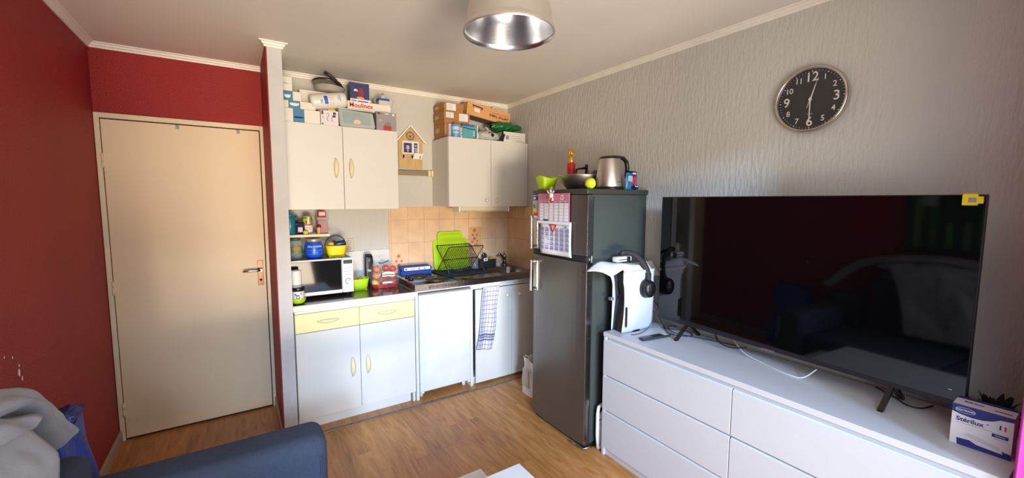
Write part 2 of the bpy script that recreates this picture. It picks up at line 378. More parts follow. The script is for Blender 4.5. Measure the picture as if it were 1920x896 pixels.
# door
D = bpy.data.objects.new('door_1', None); COL.objects.link(D); D.location = (-2.56, 0, 0); struct(D); LOCS['door_1'] = {'wl': Vector((-2.56, 0, 0))}
b = B(); b.box(-3.004, -2.979, -.022, 0, 0, 2.100, framem, .002); b.box(-2.139, -2.118, -.022, 0, 0, 2.100, framem, .002); b.box(-2.979, -2.139, -.022, 0, 2.069, 2.100, framem, .002)
b.done('door_frame', D)
b = B(); b.box(-2.9785, -2.1395, -.004, 0, .0, 2.0685, pm('dark_gap', (40, 30, 26), .9)); b.done('door_gap', D)
b = B(); b.box(-2.975, -2.145, -.016, -.004, .014, 2.062, doorm, .0015)
lf = b.done('door_leaf', D)
b = B(); bb = pm('bronze_plate', (86, 62, 50), .3, .8)
b.box(-2.196, -2.160, -.020, -.016, .945, 1.130, bb, .004); b.cyl((-2.178, -.0195, .985), .009, .003, blackm, 'y', seg=16)
b.done('handle_plate', lf)
b = B(); b.cyl((-2.178, -.020, 1.060), .010, .045, chrome, 'y', seg=16)
b.tube([(-2.178, -.062, 1.060), (-2.20, -.064, 1.061), (-2.24, -.066, 1.062), (-2.275, -.064, 1.060), (-2.288, -.060, 1.057)], .007, chrome, rr=[.009, .008, .0075, .007, .005]); b.done('handle', lf)
for z in (1.81, 1.01, .21):
    b = B(); b.cyl((-2.977, -.024, z-.045), .007, .042, framem, seg=12); b.cyl((-2.977, -.024, z+.003), .007, .042, framem, seg=12); b.box(-2.990, -2.962, -.0235, -.021, z-.04, z+.04, framem); b.done('hinge', D)
for x in (-2.605, -2.27):
    b = B(); b.box(x-.010, x+.010, -.0175, -.016, 2.035, 2.062, pm('grey_tab', (150, 146, 156), .5)); b.done('door_tab', D)
# tiles and splash panels
bt = B(); bt.box(-1.22, -.001, -.008, 0, .85, 1.512, tile_mat('wall_tiles_back', 'X')); 
fl = pm('tile_flower_print', (190, 88, 54), .35); flb = pm('tile_flower_ground', (210, 168, 120), .3)
def flower(b, x, z, s, y=-.0086):
    for k in range(9):
        a = k*2*PI/9 + .3
        b.prism([(0, 0), (.28*s, .10*s), (.95*s, 0), (.28*s, -.10*s)], .0004, fl, TM((x, y, z), (math.cos(a), 0, math.sin(a)), (-math.sin(a), 0, math.cos(a))))
for (x0, z0) in ((-.4575, 1.1), (-1.21, .9)):
    if x0 > -1: bt.box(x0+.004, x0+.146, -.0084, -.0078, z0+.003, z0+.217, flb)
    for dx, dz, s in ((.07, .185, .030), (.05, .14, .022), (.095, .14, .020), (.07, .105, .030), (.045, .075, .020), (.10, .08, .018), (.075, .045, .016)): flower(bt, x0+dx, z0+dz, s, -.0084)
bt.done('backsplash_tiles', WB)
bt = B(); bt.box(-.008, -.0005, -1.19, -.008, .85, 1.512, tile_mat('wall_tiles_side', 'Y')); struct(bt.done('trim_8'))
bt = B(); bt.box(-2.03, -1.222, -.012, 0, .876, 1.155, white, .001); bt.done('splash_panel', WB)

# ================================================================ KITCHEN BASE UNITS
def bow_handle(b, c, L, axis, r=.0125, m=creamh, out=(0, -1, 0), depth=.022):
    c = Vector(c); ax = Vector(axis); o = Vector(out); pts = []; rr = []
    for k in range(13):
        t = -1 + k/6.0; pts.append(c + ax*(t*L/2) + o*(depth*(1-t*t)**.6 if abs(t) < 1 else 0)); rr.append(r*(.35+.65*(1-abs(t)**2.2)))
    b.tube(pts, r, m, seg=10, rr=rr, flat=1.3)
t = thing('base_cabinet', 'white two-door base cabinet with pale yellow drawers under the dark worktop', 'cabinet', (-1.61, -.545, 0))
b = B()
b.box(-2.020, -2.004, -.527, -.02, 0, .838, white, .001); b.box(-1.216, -1.199, -.527, -.02, 0, .838, white, .001)
b.box(-2.004, -1.216, -.527, -.02, .08, .098, white); b.box(-2.004, -1.216, -.527, -.50, .815, .838, white, .001)
b.box(-2.004, -1.216, -.03, -.02, .08, .838, white); b.box(-2.004, -1.216, -.50, -.02, .60, .612, white)
b.box(-2.018, -1.199, -.545, -.528, .817, .838, white, .001)
b.done('carcass', t)
b = B(); b.box(-2.004, -1.228, -.505, -.49, 0.0, .08, white, .001); b.done('toe_kick', t)
for x0, x1, hx in ((-2.018, -1.6105, -1.817), (-1.6075, -1.200, -1.412)):
    b = B(); b.box(x0, x1, -.546, -.529, .686, .814, cream, .0015); d = b.done('drawer', t)
    b = B(); bow_handle(b, (hx, -.546, .752), .135, (1, 0, 0)); b.done('handle', d)
for x0, x1, hx in ((-2.018, -1.6105, -1.665), (-1.6075, -1.200, -1.560)):
    b = B(); b.box(x0, x1, -.546, -.529, .082, .682, white, .0015); d = b.done('door', t)
    b = B(); bow_handle(b, (hx, -.546, .388), .135, (0, 0, 1)); b.done('handle', d)
wtop = pm('dark_glossy_worktop', (58, 46, 42), .14, .1, spec=.7, var=(9, .15, (1, 1, 1)))
t = thing('worktop', 'dark glossy worktop with a white front edge on the drawer cabinet', 'worktop', (-1.61, -.56, .838))
b = B(); b.box(-2.030, -1.196, -.545, -.014, .840, .874, wtop, .001); b.done('worktop_surface', t)
b = B(); b.box(-2.030, -1.196, -.562, -.5445, .838, .876, white, .003); b.done('front_edge', t)
# side panel, small fridge
t = thing('under_counter_fridge', 'small white fridge with a plain door between the drawer cabinet and the sink cupboard', 'fridge', (-.94, -.545, 0))
b = B(); b.box(-1.160, -.722, -.49, -.04, .035, .845, white, .003); b.done('body', t)
b = B(); b.box(-1.163, -.718, -.545, -.495, .062, .842, pm('fridge_white_enamel', (222, 222, 224), .35), .006, 3); b.done('door', t)
b = B(); b.box(-1.163, -.718, -.556, -.50, .842, .856, pm('grey_lid_edge', (150, 150, 150), .35, .5), .002); b.done('top_rail', t)
for x in (-1.13, -.75):
    b = B(); b.cyl((x, -.47, 0), .016, .036, white, seg=14); b.done('foot', t)
b = B(); b.cyl((-1.148, -.53, .045), .008, .018, white, seg=10); b.box(-1.158, -1.13, -.545, -.51, .050, .062, white, .002); b.done('hinge', t)
b = B(); b.box(-.745, -.72, -.545, -.51, .046, .062, white, .002); b.done('hinge', t)
t = thing('sink_cupboard', 'white cupboard under the sink with two round-knob doors', 'cabinet', (-.36, -.545, 0))
b = B()
b.box(-1.190, -1.168, -.535, -.02, 0, .872, white, .001)
b.box(-.714, -.690, -.535, -.02, 0, .872, white, .001); b.box(-.0175, -.0095, -.53, -.02, 0, .872, white)
b.box(-.690, -.0175, -.52, -.02, .05, .066, white); b.box(-.690, -.0175, -.535, -.515, .832, .872, white, .001); b.box(-.69, -.0175, -.03, -.02, .05, .872, white)
b.box(-1.168, -.714, -.535, -.515, .862, .872, white); b.done('carcass', t)
b = B(); b.box(-.690, -.0175, -.500, -.486, .0, .05, white); b.done('toe_kick', t)
for x0, x1, hx in ((-.672, -.309, -.366), (-.305, -.012, -.236)):
    b = B(); b.box(x0, x1, -.553, -.536, .022, .828, white, .002); d = b.done('door', t)
    b = B(); b.lathe([(0, -.0), (.008, 0), (.007, .010), (.016, .016), (.017, .022), (.010, .027), (0, .028)], whitew, M=TM((hx, -.553, .752), (1, 0, 0), (0, 0, 1)), seg=20); b.done('knob', d)
# stainless kitchenette top with basin cut out
ss = pm('stainless_worktop', (152, 146, 142), .24, 1.0, bump=(30, .04, (1, 12, 1)), var=(5, .06, (1, 1, 1)))
t = thing('stainless_sink_top', 'stainless steel sink top with two hotplates and a vented front edge', 'worktop', (-.6, -.545, .875))
b = B(); SX0, SX1, SY0, SY1, SZ = -1.192, -.010, -.550, -.010, .925
bx0, bx1, by0, by1 = -.375, -.045, -.455, -.13; bcx, bcy = (bx0+bx1)/2, (by0+by1)/2
def rrect(cx, cy, hx, hy, r, n=6):
    P = []
    for sx, sy, a0 in ((1, 1, 0), (-1, 1, 90), (-1, -1, 180), (1, -1, 270)):
        for k in range(n+1):
            a = math.radians(a0 + 90*k/n); P.append((cx+sx*(hx-r)+r*math.cos(a), cy+sy*(hy-r)+r*math.sin(a)))
    return P
inner = rrect(bcx, bcy, (bx1-bx0)/2, (by1-by0)/2, .07)
bm = bmesh.new(); N = len(inner); outer = []
for (x, y) in inner:
    dx, dy = x-bcx, y-bcy; s1 = ((SX1-bcx) if dx > 0 else (SX0-bcx))/dx if abs(dx) > 1e-6 else 1e9; s2 = ((SY1-bcy) if dy > 0 else (SY0-bcy))/dy if abs(dy) > 1e-6 else 1e9
    q = min(s1, s2); outer.append((bcx+dx*q, bcy+dy*q))
corners = [(SX1, SY1), (SX0, SY1), (SX0, SY0), (SX1, SY0)]
vi = [bm.verts.new((x, y, SZ)) for x, y in inner]; vo = [bm.verts.new((x, y, SZ)) for x, y in outer]
def side(p):
    x, y = p
    return 0 if abs(x-SX1) < 1e-5 else 1 if abs(y-SY1) < 1e-5 else 2 if abs(x-SX0) < 1e-5 else 3
for i in range(N):
    j = (i+1) % N; f = [vi[i], vi[j], vo[j]]
    a, c = side(outer[i]), side(outer[j])
    if a != c: f.append(bm.verts.new((*corners[a], SZ)))
    f.append(vo[i]); bm.faces.new(f)
prev = vi
for k, (ins, dz) in enumerate(((.004, -.004), (.010, -.03), (.022, -.12), (.05, -.145), (.13, -.15))):
    pts = rrect(bcx, bcy, (bx1-bx0)/2-ins, (by1-by0)/2-ins, max(.07-ins*.4, .02))
    ring = [bm.verts.new((x, y, SZ+dz)) for x, y in pts]
    for i in range(N): bm.faces.new((prev[i], prev[(i+1) % N], ring[(i+1) % N], ring[i]))
    prev = ring
bm.faces.new(prev[::-1])
bmesh.ops.recalc_face_normals(bm, faces=bm.faces[:])
b.add(bm, ss)
b.box(SX0, SX1, SY0-.004, SY0+.004, .876, SZ+.001, ss, .002); b.box(SX0-.002, SX0+.004, SY0, SY1, .876, SZ+.001, ss, .001); b.box(SX0, SX1, SY1-.006, SY1, SZ, SZ+.012, ss, .002)
b.done('steel_top', t)
b = B()
for k in range(22): b.box(-1.085+k*.0125, -1.080+k*.0125, SY0-.0052, SY0-.0035, .888, .913, blackm)
b.done('vent_slots', t)
b = B(); b.cyl((bcx, bcy, SZ-.149), .022, .003, chrome, seg=20); b.cyl((bcx, bcy, SZ-.146), .008, .002, blackm, seg=12); b.done('drain', t)
for x, y, r in ((-.958, -.392, .088), (-1.025, -.180, .072)):
    b = B(); b.lathe([(0, .016), (r*.22, .016), (r*.25, .013), (r*.8, .013), (r*.93, .011), (r, .005), (r, .0)], dsteel, (x, y, SZ), 40)
    for q in (.35, .5, .65, .8): b.lathe([(r*q-.0015, .013), (r*q, .0142), (r*q+.0015, .013)], dsteel, (x, y, SZ), 40)
    b.lathe([(r, .0), (r+.006, .004), (r+.007, 0)], chrome, (x, y, SZ), 40)
    b.lathe([(0, .0175), (r*.2, .0168)], chrome, (x, y, SZ), 24); b.done('hotplate', t)
for x, y in ((-1.158, -.36), (-1.150, -.255)):
    b = B(); b.cyl((x, y, SZ), .022, .006, blackm, seg=24); b.cyl((x, y, SZ+.006), .018, .02, black, r2=.016, bev=.002, seg=24); b.box(x-.003, x+.003, y-.018, y+.018, SZ+.024, SZ+.032, black, .001); b.done('knob', t)
b = B(); b.cyl((-.075, -.062, SZ), .026, .012, chrome, seg=24); b.cyl((-.075, -.062, SZ+.012), .021, .075, chrome, bev=.004, seg=24)
b.ball((-.075, -.062, SZ+.092), .021, chrome); b.tube([(-.075, -.062, SZ+.10), (-.06, -.03, SZ+.125), (-.05, -.018, SZ+.13)], .006, chrome)
b.tube([(-.075, -.07, SZ+.06), (-.105, -.085, SZ+.085), (-.145, -.11, SZ+.115), (-.178, -.13, SZ+.132), (-.19, -.137, SZ+.122)], .011, chrome, rr=[.013, .012, .011, .011, .012]); b.done('tap', t)
# ================================================================ WALL CABINETS
def wall_cab(label, x0, xm, x1, z0, z1, y, rl, knob):
    t = thing('wall_cabinet', label, 'cabinet', ((x0+x1)/2, y, z0))
    b = B(); b.box(x0, x0+.016, y+.018, -.001, z0, z1, white, .001); b.box(x1-.016, x1, y+.018, -.001, z0, z1, white, .001)
    b.box(x0+.016, x1-.016, y+.018, -.001, z0, z0+.016, white); b.box(x0+.016, x1-.016, y+.018, -.001, z1-.016, z1, white); b.box(x0+.016, x1-.016, -.008, -.001, z0, z1, white)
    b.box(x0+.016, x1-.016, y+.03, -.01, (z0+z1)/2-.008, (z0+z1)/2+.008, white); b.done('carcass', t)
    for a, c, h in ((x0+.001, xm-.0015, xm-rl), (xm+.0015, x1-.001, xm+rl)):
        b = B(); b.box(a, c, y, y+.017, z0-.002, z1, white, .0015); d = b.done('door', t)
        b = B()
        if knob: b.lathe([(0, 0), (.007, 0), (.006, .010), (.015, .016), (.016, .022), (.009, .027), (0, .028)], creamh, M=TM((h, y, z0+.052), (1, 0, 0), (0, 0, 1)), seg=20); b.done('knob', d)
        else: bow_handle(b, (h, y, 1.803), .135, (0, 0, 1)); b.done('handle', d)
    return t
wall_cab('white two-door wall cabinet with bow handles next to the column', -2.030, -1.6415, -1.2395, 1.507, 2.100, -.3467, .052, False)
wall_cab('white two-door wall cabinet with round knobs in the right corner', -.812, -.401, -.002, 1.522, 2.103, -.3504, .053, True)
b = B(); lt = pm('cream_light_cover', (226, 216, 188), .35, alpha=.92)
b.prism([(-.30, 1.472), (-.22, 1.472), (-.20, 1.5215), (-.335, 1.5215), (-.32, 1.485)], .49, lt, Matrix(((0, 0, 1, -.70), (1, 0, 0, 0), (0, 1, 0, 0), (0, 0, 0, 1))), .002)
b.box(-.712, -.70, -.335, -.2, 1.474, 1.5215, whitew, .002); b.box(-.21, -.198, -.335, -.2, 1.474, 1.5215, whitew, .002)
tag(b.done('under_cabinet_light', loc=None), 'long cream light housing fixed under the right wall cabinet', 'light fixture')
t = thing('strip_light', 'beige wall strip light below the wooden house board', 'light fixture', (-1.03, 0, 1.786))
b = B(); b.box(-1.2385, -.862, -.028, 0, 1.790, 1.836, pm('aged_diffuser', (144, 130, 102), .3), .004, 3); b.done('diffuser', t)
b = B(); b.box(-.862, -.840, -.032, 0, 1.786, 1.838, pm('cream_end_piece', (222, 206, 160), .4), .002); b.box(-.834, -.815, -.038, 0, 1.784, 1.840, pm('cream_end_piece', (222, 206, 160), .4), .003); b.box(-.842, -.832, -.02, 0, 1.79, 1.83, whitew); b.done('end_cap', t)
# ---- house-shaped key board with photographs
ply = pm('pale_wood_board', (198, 164, 110), .6, bump=(14, .1, (3, 1, .4)), var=(9, .12, (6, 1, .5)))
t = thing('key_board', 'wooden house-shaped board with photographs and hooks between the wall cabinets', 'wall board', (-1.02, 0, 1.85))
b = B(); b.prism([(-1.122, 1.850), (-.908, 1.850), (-.908, 2.085), (-1.018, 2.20), (-1.122, 2.085)], .012, ply, TM((0, -.004, 0), (1, 0, 0), (0, 0, 1))); b.done('board', t)
b = B()
for a, c in (((-1.145, 2.068), (-1.018, 2.212)), ((-.885, 2.068), (-1.018, 2.212))):
    d = Vector((c[0]-a[0], c[1]-a[1])); L = d.length; d.normalize()
    b.box(0, L, -.001, .009, *((0, .030) if d.x > 0 else (-.030, 0)), whitew, M=TM((a[0], -.002, a[1]), (d.x, 0, d.y), (-d.y if d.x > 0 else d.y, 0, d.x if d.x > 0 else -d.x)))
b.done('roof_edge', t)
b = B(); eb = pm('burnt_wood_emblem', (104, 82, 56), .7); M0 = FRONT(-1.018, -.0165, 2.128)
b.lathe([(.031, 0), (.034, .0012), (.037, 0)], eb, M=M0, seg=36); b.lathe([(.024, 0), (.0255, .0010), (.027, 0)], eb, M=M0, seg=30)
b.prism([(-.016, .010), (0, .002), (.016, .010), (.010, -.006), (0, -.018), (-.010, -.006)], .001, eb, M0)
for k in range(12):
    a = k*PI/6; b.rect(-.0022+.029*math.cos(a), .0022+.029*math.cos(a), -.0022+.029*math.sin(a), .0022+.029*math.sin(a), eb, M0, .001)
b.done('emblem', t)
b = B(); M0 = FRONT(-1.088, -.0175, 1.975)
pb = pm('photo_blue_ground', (38, 70, 150), .4); sk = pm('photo_skin_tone', (214, 162, 140), .5); hr = pm('photo_dark_hair', (52, 36, 30), .6); dk = pm('photo_dark_cloth', (26, 34, 44), .6); gr = pm('photo_grey', (150, 164, 170), .6)
b.rect(0, .146, 0, .108, paper, M0); b.rect(.010, .083, .010, .092, pb, M0, .0008)
b.rect(.102, .134, .050, .094, pb, M0, .0008); b.rect(.102, .134, .008, .044, pb, M0, .0008)
def oval(cx, cy, rx, ry, m, h): b.prism([(cx+rx*math.cos(k*PI/8), cy+ry*math.sin(k*PI/8)) for k in range(16)], h, m, M0)
b.prism([(.012, .011), (.081, .011), (.076, .024), (.060, .034), (.034, .034), (.018, .024)], .0010, dk, M0); b.prism([(.034, .030), (.060, .030), (.052, .018), (.046, .014), (.040, .018)], .0012, gr, M0)
oval(.047, .062, .019, .025, hr, .0012); oval(.047, .054, .0155, .020, sk, .0014)
oval(.118, .075, .010, .013, hr, .0012); oval(.118, .071, .008, .011, sk, .0014); oval(.120, .026, .012, .014, gr, .0012); oval(.122, .020, .007, .009, sk, .0014); b.prism([(.103, .051), (.133, .051), (.128, .060), (.108, .060)], .0010, dk, M0)
b.done('photo_card', t)
b = B(); b.prism([(0, 0), (.082, 0), (.096, .050), (.016, .052)], .001, paper, TM((-1.005, -.030, 1.932), (1, 0, 0), (0, -.15, 1))); b.done('note_card', t)
for x in (-1.083, -1.005, -.938):
    b = B(); b.box(x-.004, x+.004, -.0195, -.016, 1.935, 1.965, blackm, .001); b.tube([(x, -.019, 1.945), (x, -.034, 1.940), (x, -.042, 1.950), (x, -.042, 1.958)], .0035, blackm); b.done('hook', t)
# ---- little shelf and outlet
t = thing('wall_shelf', 'small cream wall shelf holding groceries above the microwave', 'shelf', (-1.88, 0, 1.303))
b = B(); b.box(-2.030, -1.732, -.250, -.001, 1.304, 1.323, pm('cream_shelf', (226, 214, 186), .5), .002); b.done('shelf_board', t)
b = B(); b.box(-2.030, -2.014, -.245, -.001, 1.180, 1.304, whitew, .002); b.done('bracket', t)
t = thing('wall_outlet', 'cream double wall socket behind the yellow basket', 'socket', (-1.552, 0, 1.147))
b = B(); b.box(-1.594, -1.511, -.012, 0, 1.147, 1.261, pm('cream_socket', (196, 184, 156), .4), .004); b.done('face_plate', t)
for z in (1.228, 1.178):
    b = B(); b.lathe([(.021, .0), (.0215, .004), (.019, .004), (.017, .0005), (0, .0005)], pm('cream_socket', (214, 204, 178), .4), M=FRONT(-1.552, -.012, z), seg=28)
    for dx in (-.009, .009): b.cyl((-1.552+dx, -.0125, z-.002), .0025, .002, blackm, 'y', seg=8)
    b.cyl((-1.552, -.0125, z+.009), .0025, .006, chrome, 'y', seg=8); b.done('socket', t)
# ================================================================ TALL FRIDGE
FX, FX0 = -.557, -.505; FY0, FY1 = -1.196, -1.734; FT = 1.645
t = thing('fridge_freezer', 'tall silver fridge freezer with dark grey sides against the right wall', 'fridge', (-.28, -1.465, 0))
b = B(); b.box(FX0, -.012, FY1, FY0, .03, 1.612, fridges, .004); b.done('body', t)
b = B(); b.box(FX-.004, -.006, FY1-.010, FY0+.004, 1.612, FT, pm('dark_grey_lid', (56, 56, 52), .35), .008, 3); b.done('lid', t)
def dcurve(z0, z1):
    b = B(); n = 14; pts = []
    for k in range(n+1):
        y = FY0 + (FY1-FY0)*k/n; q = 1-abs(2*k/n-1)**4; pts.append((y, FX+.010-.014*q))
    poly = [(y, x) for y, x in pts] + [(FY1, FX0), (FY0, FX0)]
    bm = bmesh.new(); vs = [bm.verts.new((x, y, z0)) for y, x in poly]; f = bm.faces.new(vs)
    r = bmesh.ops.extrude_face_region(bm, geom=[f]); bmesh.ops.translate(bm, vec=(0, 0, z1-z0), verts=[v for v in r['geom'] if isinstance(v, bmesh.types.BMVert)])
    bmesh.ops.recalc_face_normals(bm, faces=bm.faces[:]); b.add(bm, fridgem); return b
b = dcurve(1.236, 1.608); b.box(FX+.008, FX0, FY1-.003, FY1, 1.236, 1.608, chrome, .001); b.done('freezer_door', t)
b = dcurve(.035, 1.196); b.box(FX+.008, FX0, FY1-.003, FY1, .035, 1.196, chrome, .001); b.done('fridge_door', t)
b = B(); b.box(FX+.006, FX0, FY1, FY0, 1.198, 1.234, blackm, .002); b.cyl((-.530, -1.738, 1.205), .008, .022, chrome, seg=12); b.done('door_gap_strip', t)
b = B(); b.box(FX0, FX0+.008, FY1-.002, FY1, .04, 1.60, blackm); b.box(FX0-.004, FX0, FY1-.002, FY1+.004, .04, 1.60, paper); b.done('door_seal', t)
for z0, z1 in ((1.215, 1.466), (.949, 1.154)):
    zz0 = max(z0, 1.25) if z0 > 1.2 else z0
    b = B(); b.box(-.600, -.592, -1.236, -1.216, zz0-.01, z1+.005, chrome, .003); b.box(-.596, -.556, -1.234, -1.218, z1-.014, z1, chrome, .002); b.box(-.596, -.556, -1.234, -1.218, zz0, zz0+.014, blackm, .002)
    b.box(-.565, -.555, -1.262, -1.214, zz0-.006, z1+.002, steel, .003); b.box(-.568, -.558, -1.258, -1.250, zz0+.015, z1-.02, chrome, .002); b.done('handle', t)
b = B(); b.box(-.53, -.03, -1.72, -1.21, 0, .03, blackm, .003); b.tube([(-.566, -1.62, .012), (-.548, -1.735, .010), (-.50, -1.748, .012), (-.40, -1.742, .012)], .005, chrome); b.done('plinth', t)
for z in (1.49, 1.32, 1.06, .92, .72, .3):
    b = B(); b.cyl((-.517, FY1-.0035, z), .004, .002, chrome, 'y', seg=10); b.done('door_screw', t)
# energy label
b = B(); M0 = LEFTW(-.5615, -1.200, 1.380); b.rect(0, .074, 0, .232, pm('grey_label_film', (176, 172, 168), .5), M0, .0005)
b.rect(.004, .070, .195, .224, pm('label_blue', (36, 62, 140), .5), M0, .001); b.rect(.008, .03, .202, .217, paper, M0, .0013)
for k, c in enumerate(((20, 120, 60), (60, 160, 60), (190, 200, 30), (240, 200, 20), (236, 140, 30), (214, 50, 30))):
    b.prism([(.006, .166-k*.0125), (.024+k*.0055, .166-k*.0125), (.029+k*.0055, .160-k*.0125), (.024+k*.0055, .154-k*.0125), (.006, .154-k*.0125)], .001, pm('label_%d_colour' % k, c, .5), M0)
for k in range(6): b.rect(.008, .066, .012+k*.013, .014+k*.013, pm('label_text_grey', (120, 116, 116), .6), M0, .0008)
tag(b.done('energy_label'), 'energy rating sticker with coloured bars on the freezer door', 'sticker')
# calendars
pk = pm('pink_calendar', (206, 122, 148), .6); pl = pm('calendar_lilac', (150, 132, 196), .6); gl = pm('calendar_grey_line', (120, 120, 130), .6); nb = pm('calendar_navy', (44, 62, 104), .6)
b = B(); M0 = LEFTW(-.573, -1.277, 1.428); b.rect(0, .318, 0, .192, pk, M0, .0014); b.rect(0, .318, 0, .010, nb, M0, .0018); b.rect(.052, .11, .010, .022, nb, M0, .0018)
for k, (x, h0) in enumerate(((.015, .012), (.066, .022), (.117, .010), (.168, .010), (.219, .010), (.268, .012))):
    b.rect(x, x+.043, h0, .132, paper, M0, .002)
    b.rect(x, x+.043, .130, .134, nb, M0, .0023)
    for q in range(1, 6): b.rect(x, x+.043, h0+q*.0205, h0+q*.0205+.0015, gl, M0, .0023)
    for q in range(22): b.rect(x+.004, x+.010, h0+.004+q*.0052, h0+.006+q*.0052, gl, M0, .0023)
    b.rect(x+.002, x+.028, .136, .139, paper, M0, .002)
b.rect(.238, .262, .150, .180, paper, M0, .002); b.rect(.245, .255, .155, .175, gl, M0, .0023)
b.box(-.004, .318, 0, .192, -.004, 0, pk, M=M0)
tag(b.done('wall_calendar'), 'pink calendar card with six white month columns on the freezer door', 'calendar')
b = B(); M1 = LEFTW(-.566, -1.288, 1.216)
def sheet(u, v): return M1 @ Vector((.012+u*.318+.006*(1-v), v*.222+.004*u*0, .004+.010*math.sin(v*2.6)*(1-v)+.003*math.sin(u*7)))
b.grid(lambda u, v: sheet(u, v), 12, 12, paper)
M0 = LEFTW(-.5725, -1.288, 1.216)
for x in range(6):
    for q in range(5):
        zq = .035+q*.030; b.rect(.026+x*.051, .062+x*.051, zq, zq+.007, pl, M0 @ Matrix.Translation((0, 0, .0045)), .001)
        for r in range(3): b.rect(.026+x*.051, .060+x*.051, zq+.010+r*.006, zq+.0115+r*.006, gl, M0 @ Matrix.Translation((0, 0, .0045)), .001)
b.prism([(.118, .202), (.196, .202), (.157, .150)], .001, redpl, M0 @ Matrix.Translation((0, 0, .006))); b.rect(.140, .174, .190, .194, paper, M0 @ Matrix.Translation((0, 0, .007)), .001); b.rect(.146, .168, .180, .184, paper, M0 @ Matrix.Translation((0, 0, .007)), .001)
b.prism([(.151, .176), (.163, .176), (.157, .166)], .001, paper, M0 @ Matrix.Translation((0, 0, .007)))
b.rect(.275, .295, .185, .195, pm('calendar_blue', (110, 140, 200), .6), M0 @ Matrix.Translation((0, 0, .006)), .001)
tag(b.done('paper_calendar', solid=.0012), 'white paper calendar with a red triangle hanging under the pink calendar', 'calendar')
b = B(); b.rect(-.006, .332, .204, .222, paper, LEFTW(-.580, -1.284, 1.216), .001); tag(b.done('paper_strip'), 'narrow white paper strip across the top of the paper calendar', 'paper')
# clown-like magnet: generic jester in white with red ball
t = thing('fridge_magnet', 'small white clown-shaped magnet with a red ball over the pink calendar', 'magnet', (-.59, -1.44, 1.56))
cw = pm('porcelain_white', (226, 218, 204), .3)
b = B(); b.ball((-.590, -1.438, 1.606), .014, cw, (1, 1, 1.5)); b.ball((-.592, -1.440, 1.638), .012, cw); b.tube([(-.59, -1.43, 1.615), (-.596, -1.412, 1.626), (-.596, -1.405, 1.640)], .005, cw); b.tube([(-.59, -1.448, 1.618), (-.596, -1.466, 1.630), (-.596, -1.474, 1.640)], .005, cw)
b.tube([(-.59, -1.432, 1.594), (-.597, -1.424, 1.578), (-.597, -1.428, 1.562)], .006, cw); b.tube([(-.59, -1.446, 1.594), (-.597, -1.460, 1.585), (-.597, -1.462, 1.572)], .006, cw); b.done('figure', t)
b = B(); b.lathe([(.013, 0), (.004, .016), (0, .020)], pm('magnet_gold', (196, 150, 60), .4), (-.592, -1.440, 1.646), 14); b.done('hat', t)
b = B(); b.ball((-.599, -1.450, 1.574), .013, redpl); b.done('ball', t)
b = B(); b.box(-.604, -.592, -1.478, -1.462, 1.634, 1.646, blue, .003); b.done('blue_block', t)
# ---- things on the fridge (lid at FT)
t = thing('steel_bowl', 'large stainless steel mixing bowl on top of the fridge', 'bowl', (-.285, -1.385, FT))
b = B(); prof = [(0, .002), (.07, .002), (.085, .008), (.12, .04), (.145, .075), (.156, .103), (.160, .104), (.159, .100), (.149, .074), (.122, .037), (.087, .004), (.07, 0), (0, 0)]
b.lathe(prof, steel, (-.285, -1.385, FT), 48); b.done('bowl_body', t)
t = thing('lime_container', 'lime green square plastic container on the far end of the fridge top', 'container', (-.47, -1.26, FT))
b = B(); n = 24
def limef(u, v):
    a = u*2*PI; c, s = math.cos(a), math.sin(a); k = 1/max(abs(c), abs(s))**.75
    r = .045+.020*v; z = FT + .092*v + (.010*math.cos(2*a)*v**3)
    return Vector((-.490+c*k*r*1.0, -1.258+s*k*r*.80, z))
b.grid(limef, 32, 8, lime); b.box(-.51, -.445, -1.29, -1.232, FT, FT+.003, lime, .001); b.done('tub', t, solid=.003)
t = thing('red_bottle', 'red bottle with a gold openwork ball stopper behind the steel bowl', 'bottle', (-.235, -1.225, FT))
gold = pm('gold_metal', (232, 186, 90), .35, .6); bc = (-.235, -1.225)
b = B(); b.lathe([(0, 0), (.030, 0), (.032, .004), (.032, .195), (.029, .202), (.02, .204), (0, .204)], pm('red_glossy', (206, 36, 28), .35), (*bc, FT), 32); b.done('bottle_body', t)
b = B(); b.lathe([(.017, .204), (.021, .208), (.021, .226), (.018, .234), (.018, .246), (0, .246)], gold, (*bc, FT), 28); b.done('collar', t)
b = B()
for k in range(7):
    for ax in (0, 1):
        a = k*PI/7; pts = []
        for q in range(20):
            w_ = 2*PI*q/20; v = Vector((math.cos(w_), 0, math.sin(w_)))*.031; v = Matrix.Rotation(a, 3, 'Z') @ (Matrix.Rotation(.6*ax, 3, 'X') @ v); pts.append(v + Vector((*bc, FT+.274)))
        b.tube(pts, .0016, gold, 5, closed=True)
b.ball((*bc, FT+.274), .020, gold); b.done('openwork_ball', t)
t = thing('tennis_ball', 'bright yellow tennis ball on the front edge of the fridge top', 'ball', (-.497, -1.700, FT))
b = B(); tb = pm('yellow_felt', (214, 232, 30), .95, bump=(260, .6, (1, 1, 1))); b.ball((-.497, -1.700, FT+.033), .033, tb, seg=32); b.done('felt_ball', t)
b = B(); pts = []
for q in range(60):
    a = 2*PI*q/60; v = Vector((math.cos(a)+.35*math.cos(3*a), math.sin(a)-.35*math.sin(3*a), .9*math.sin(2*a))).normalized()*.0331
    pts.append(Matrix.Rotation(.9, 3, 'X') @ v + Vector((-.497, -1.700, FT+.033)))
b.tube(pts, .0010, pm('seam_white', (226, 232, 190), .8), 6, closed=True); b.done('seam', t)
t = thing('kettle', 'brushed steel electric kettle with a black handle on the fridge', 'kettle', (-.262, -1.632, FT)); kc = (-.262, -1.632)
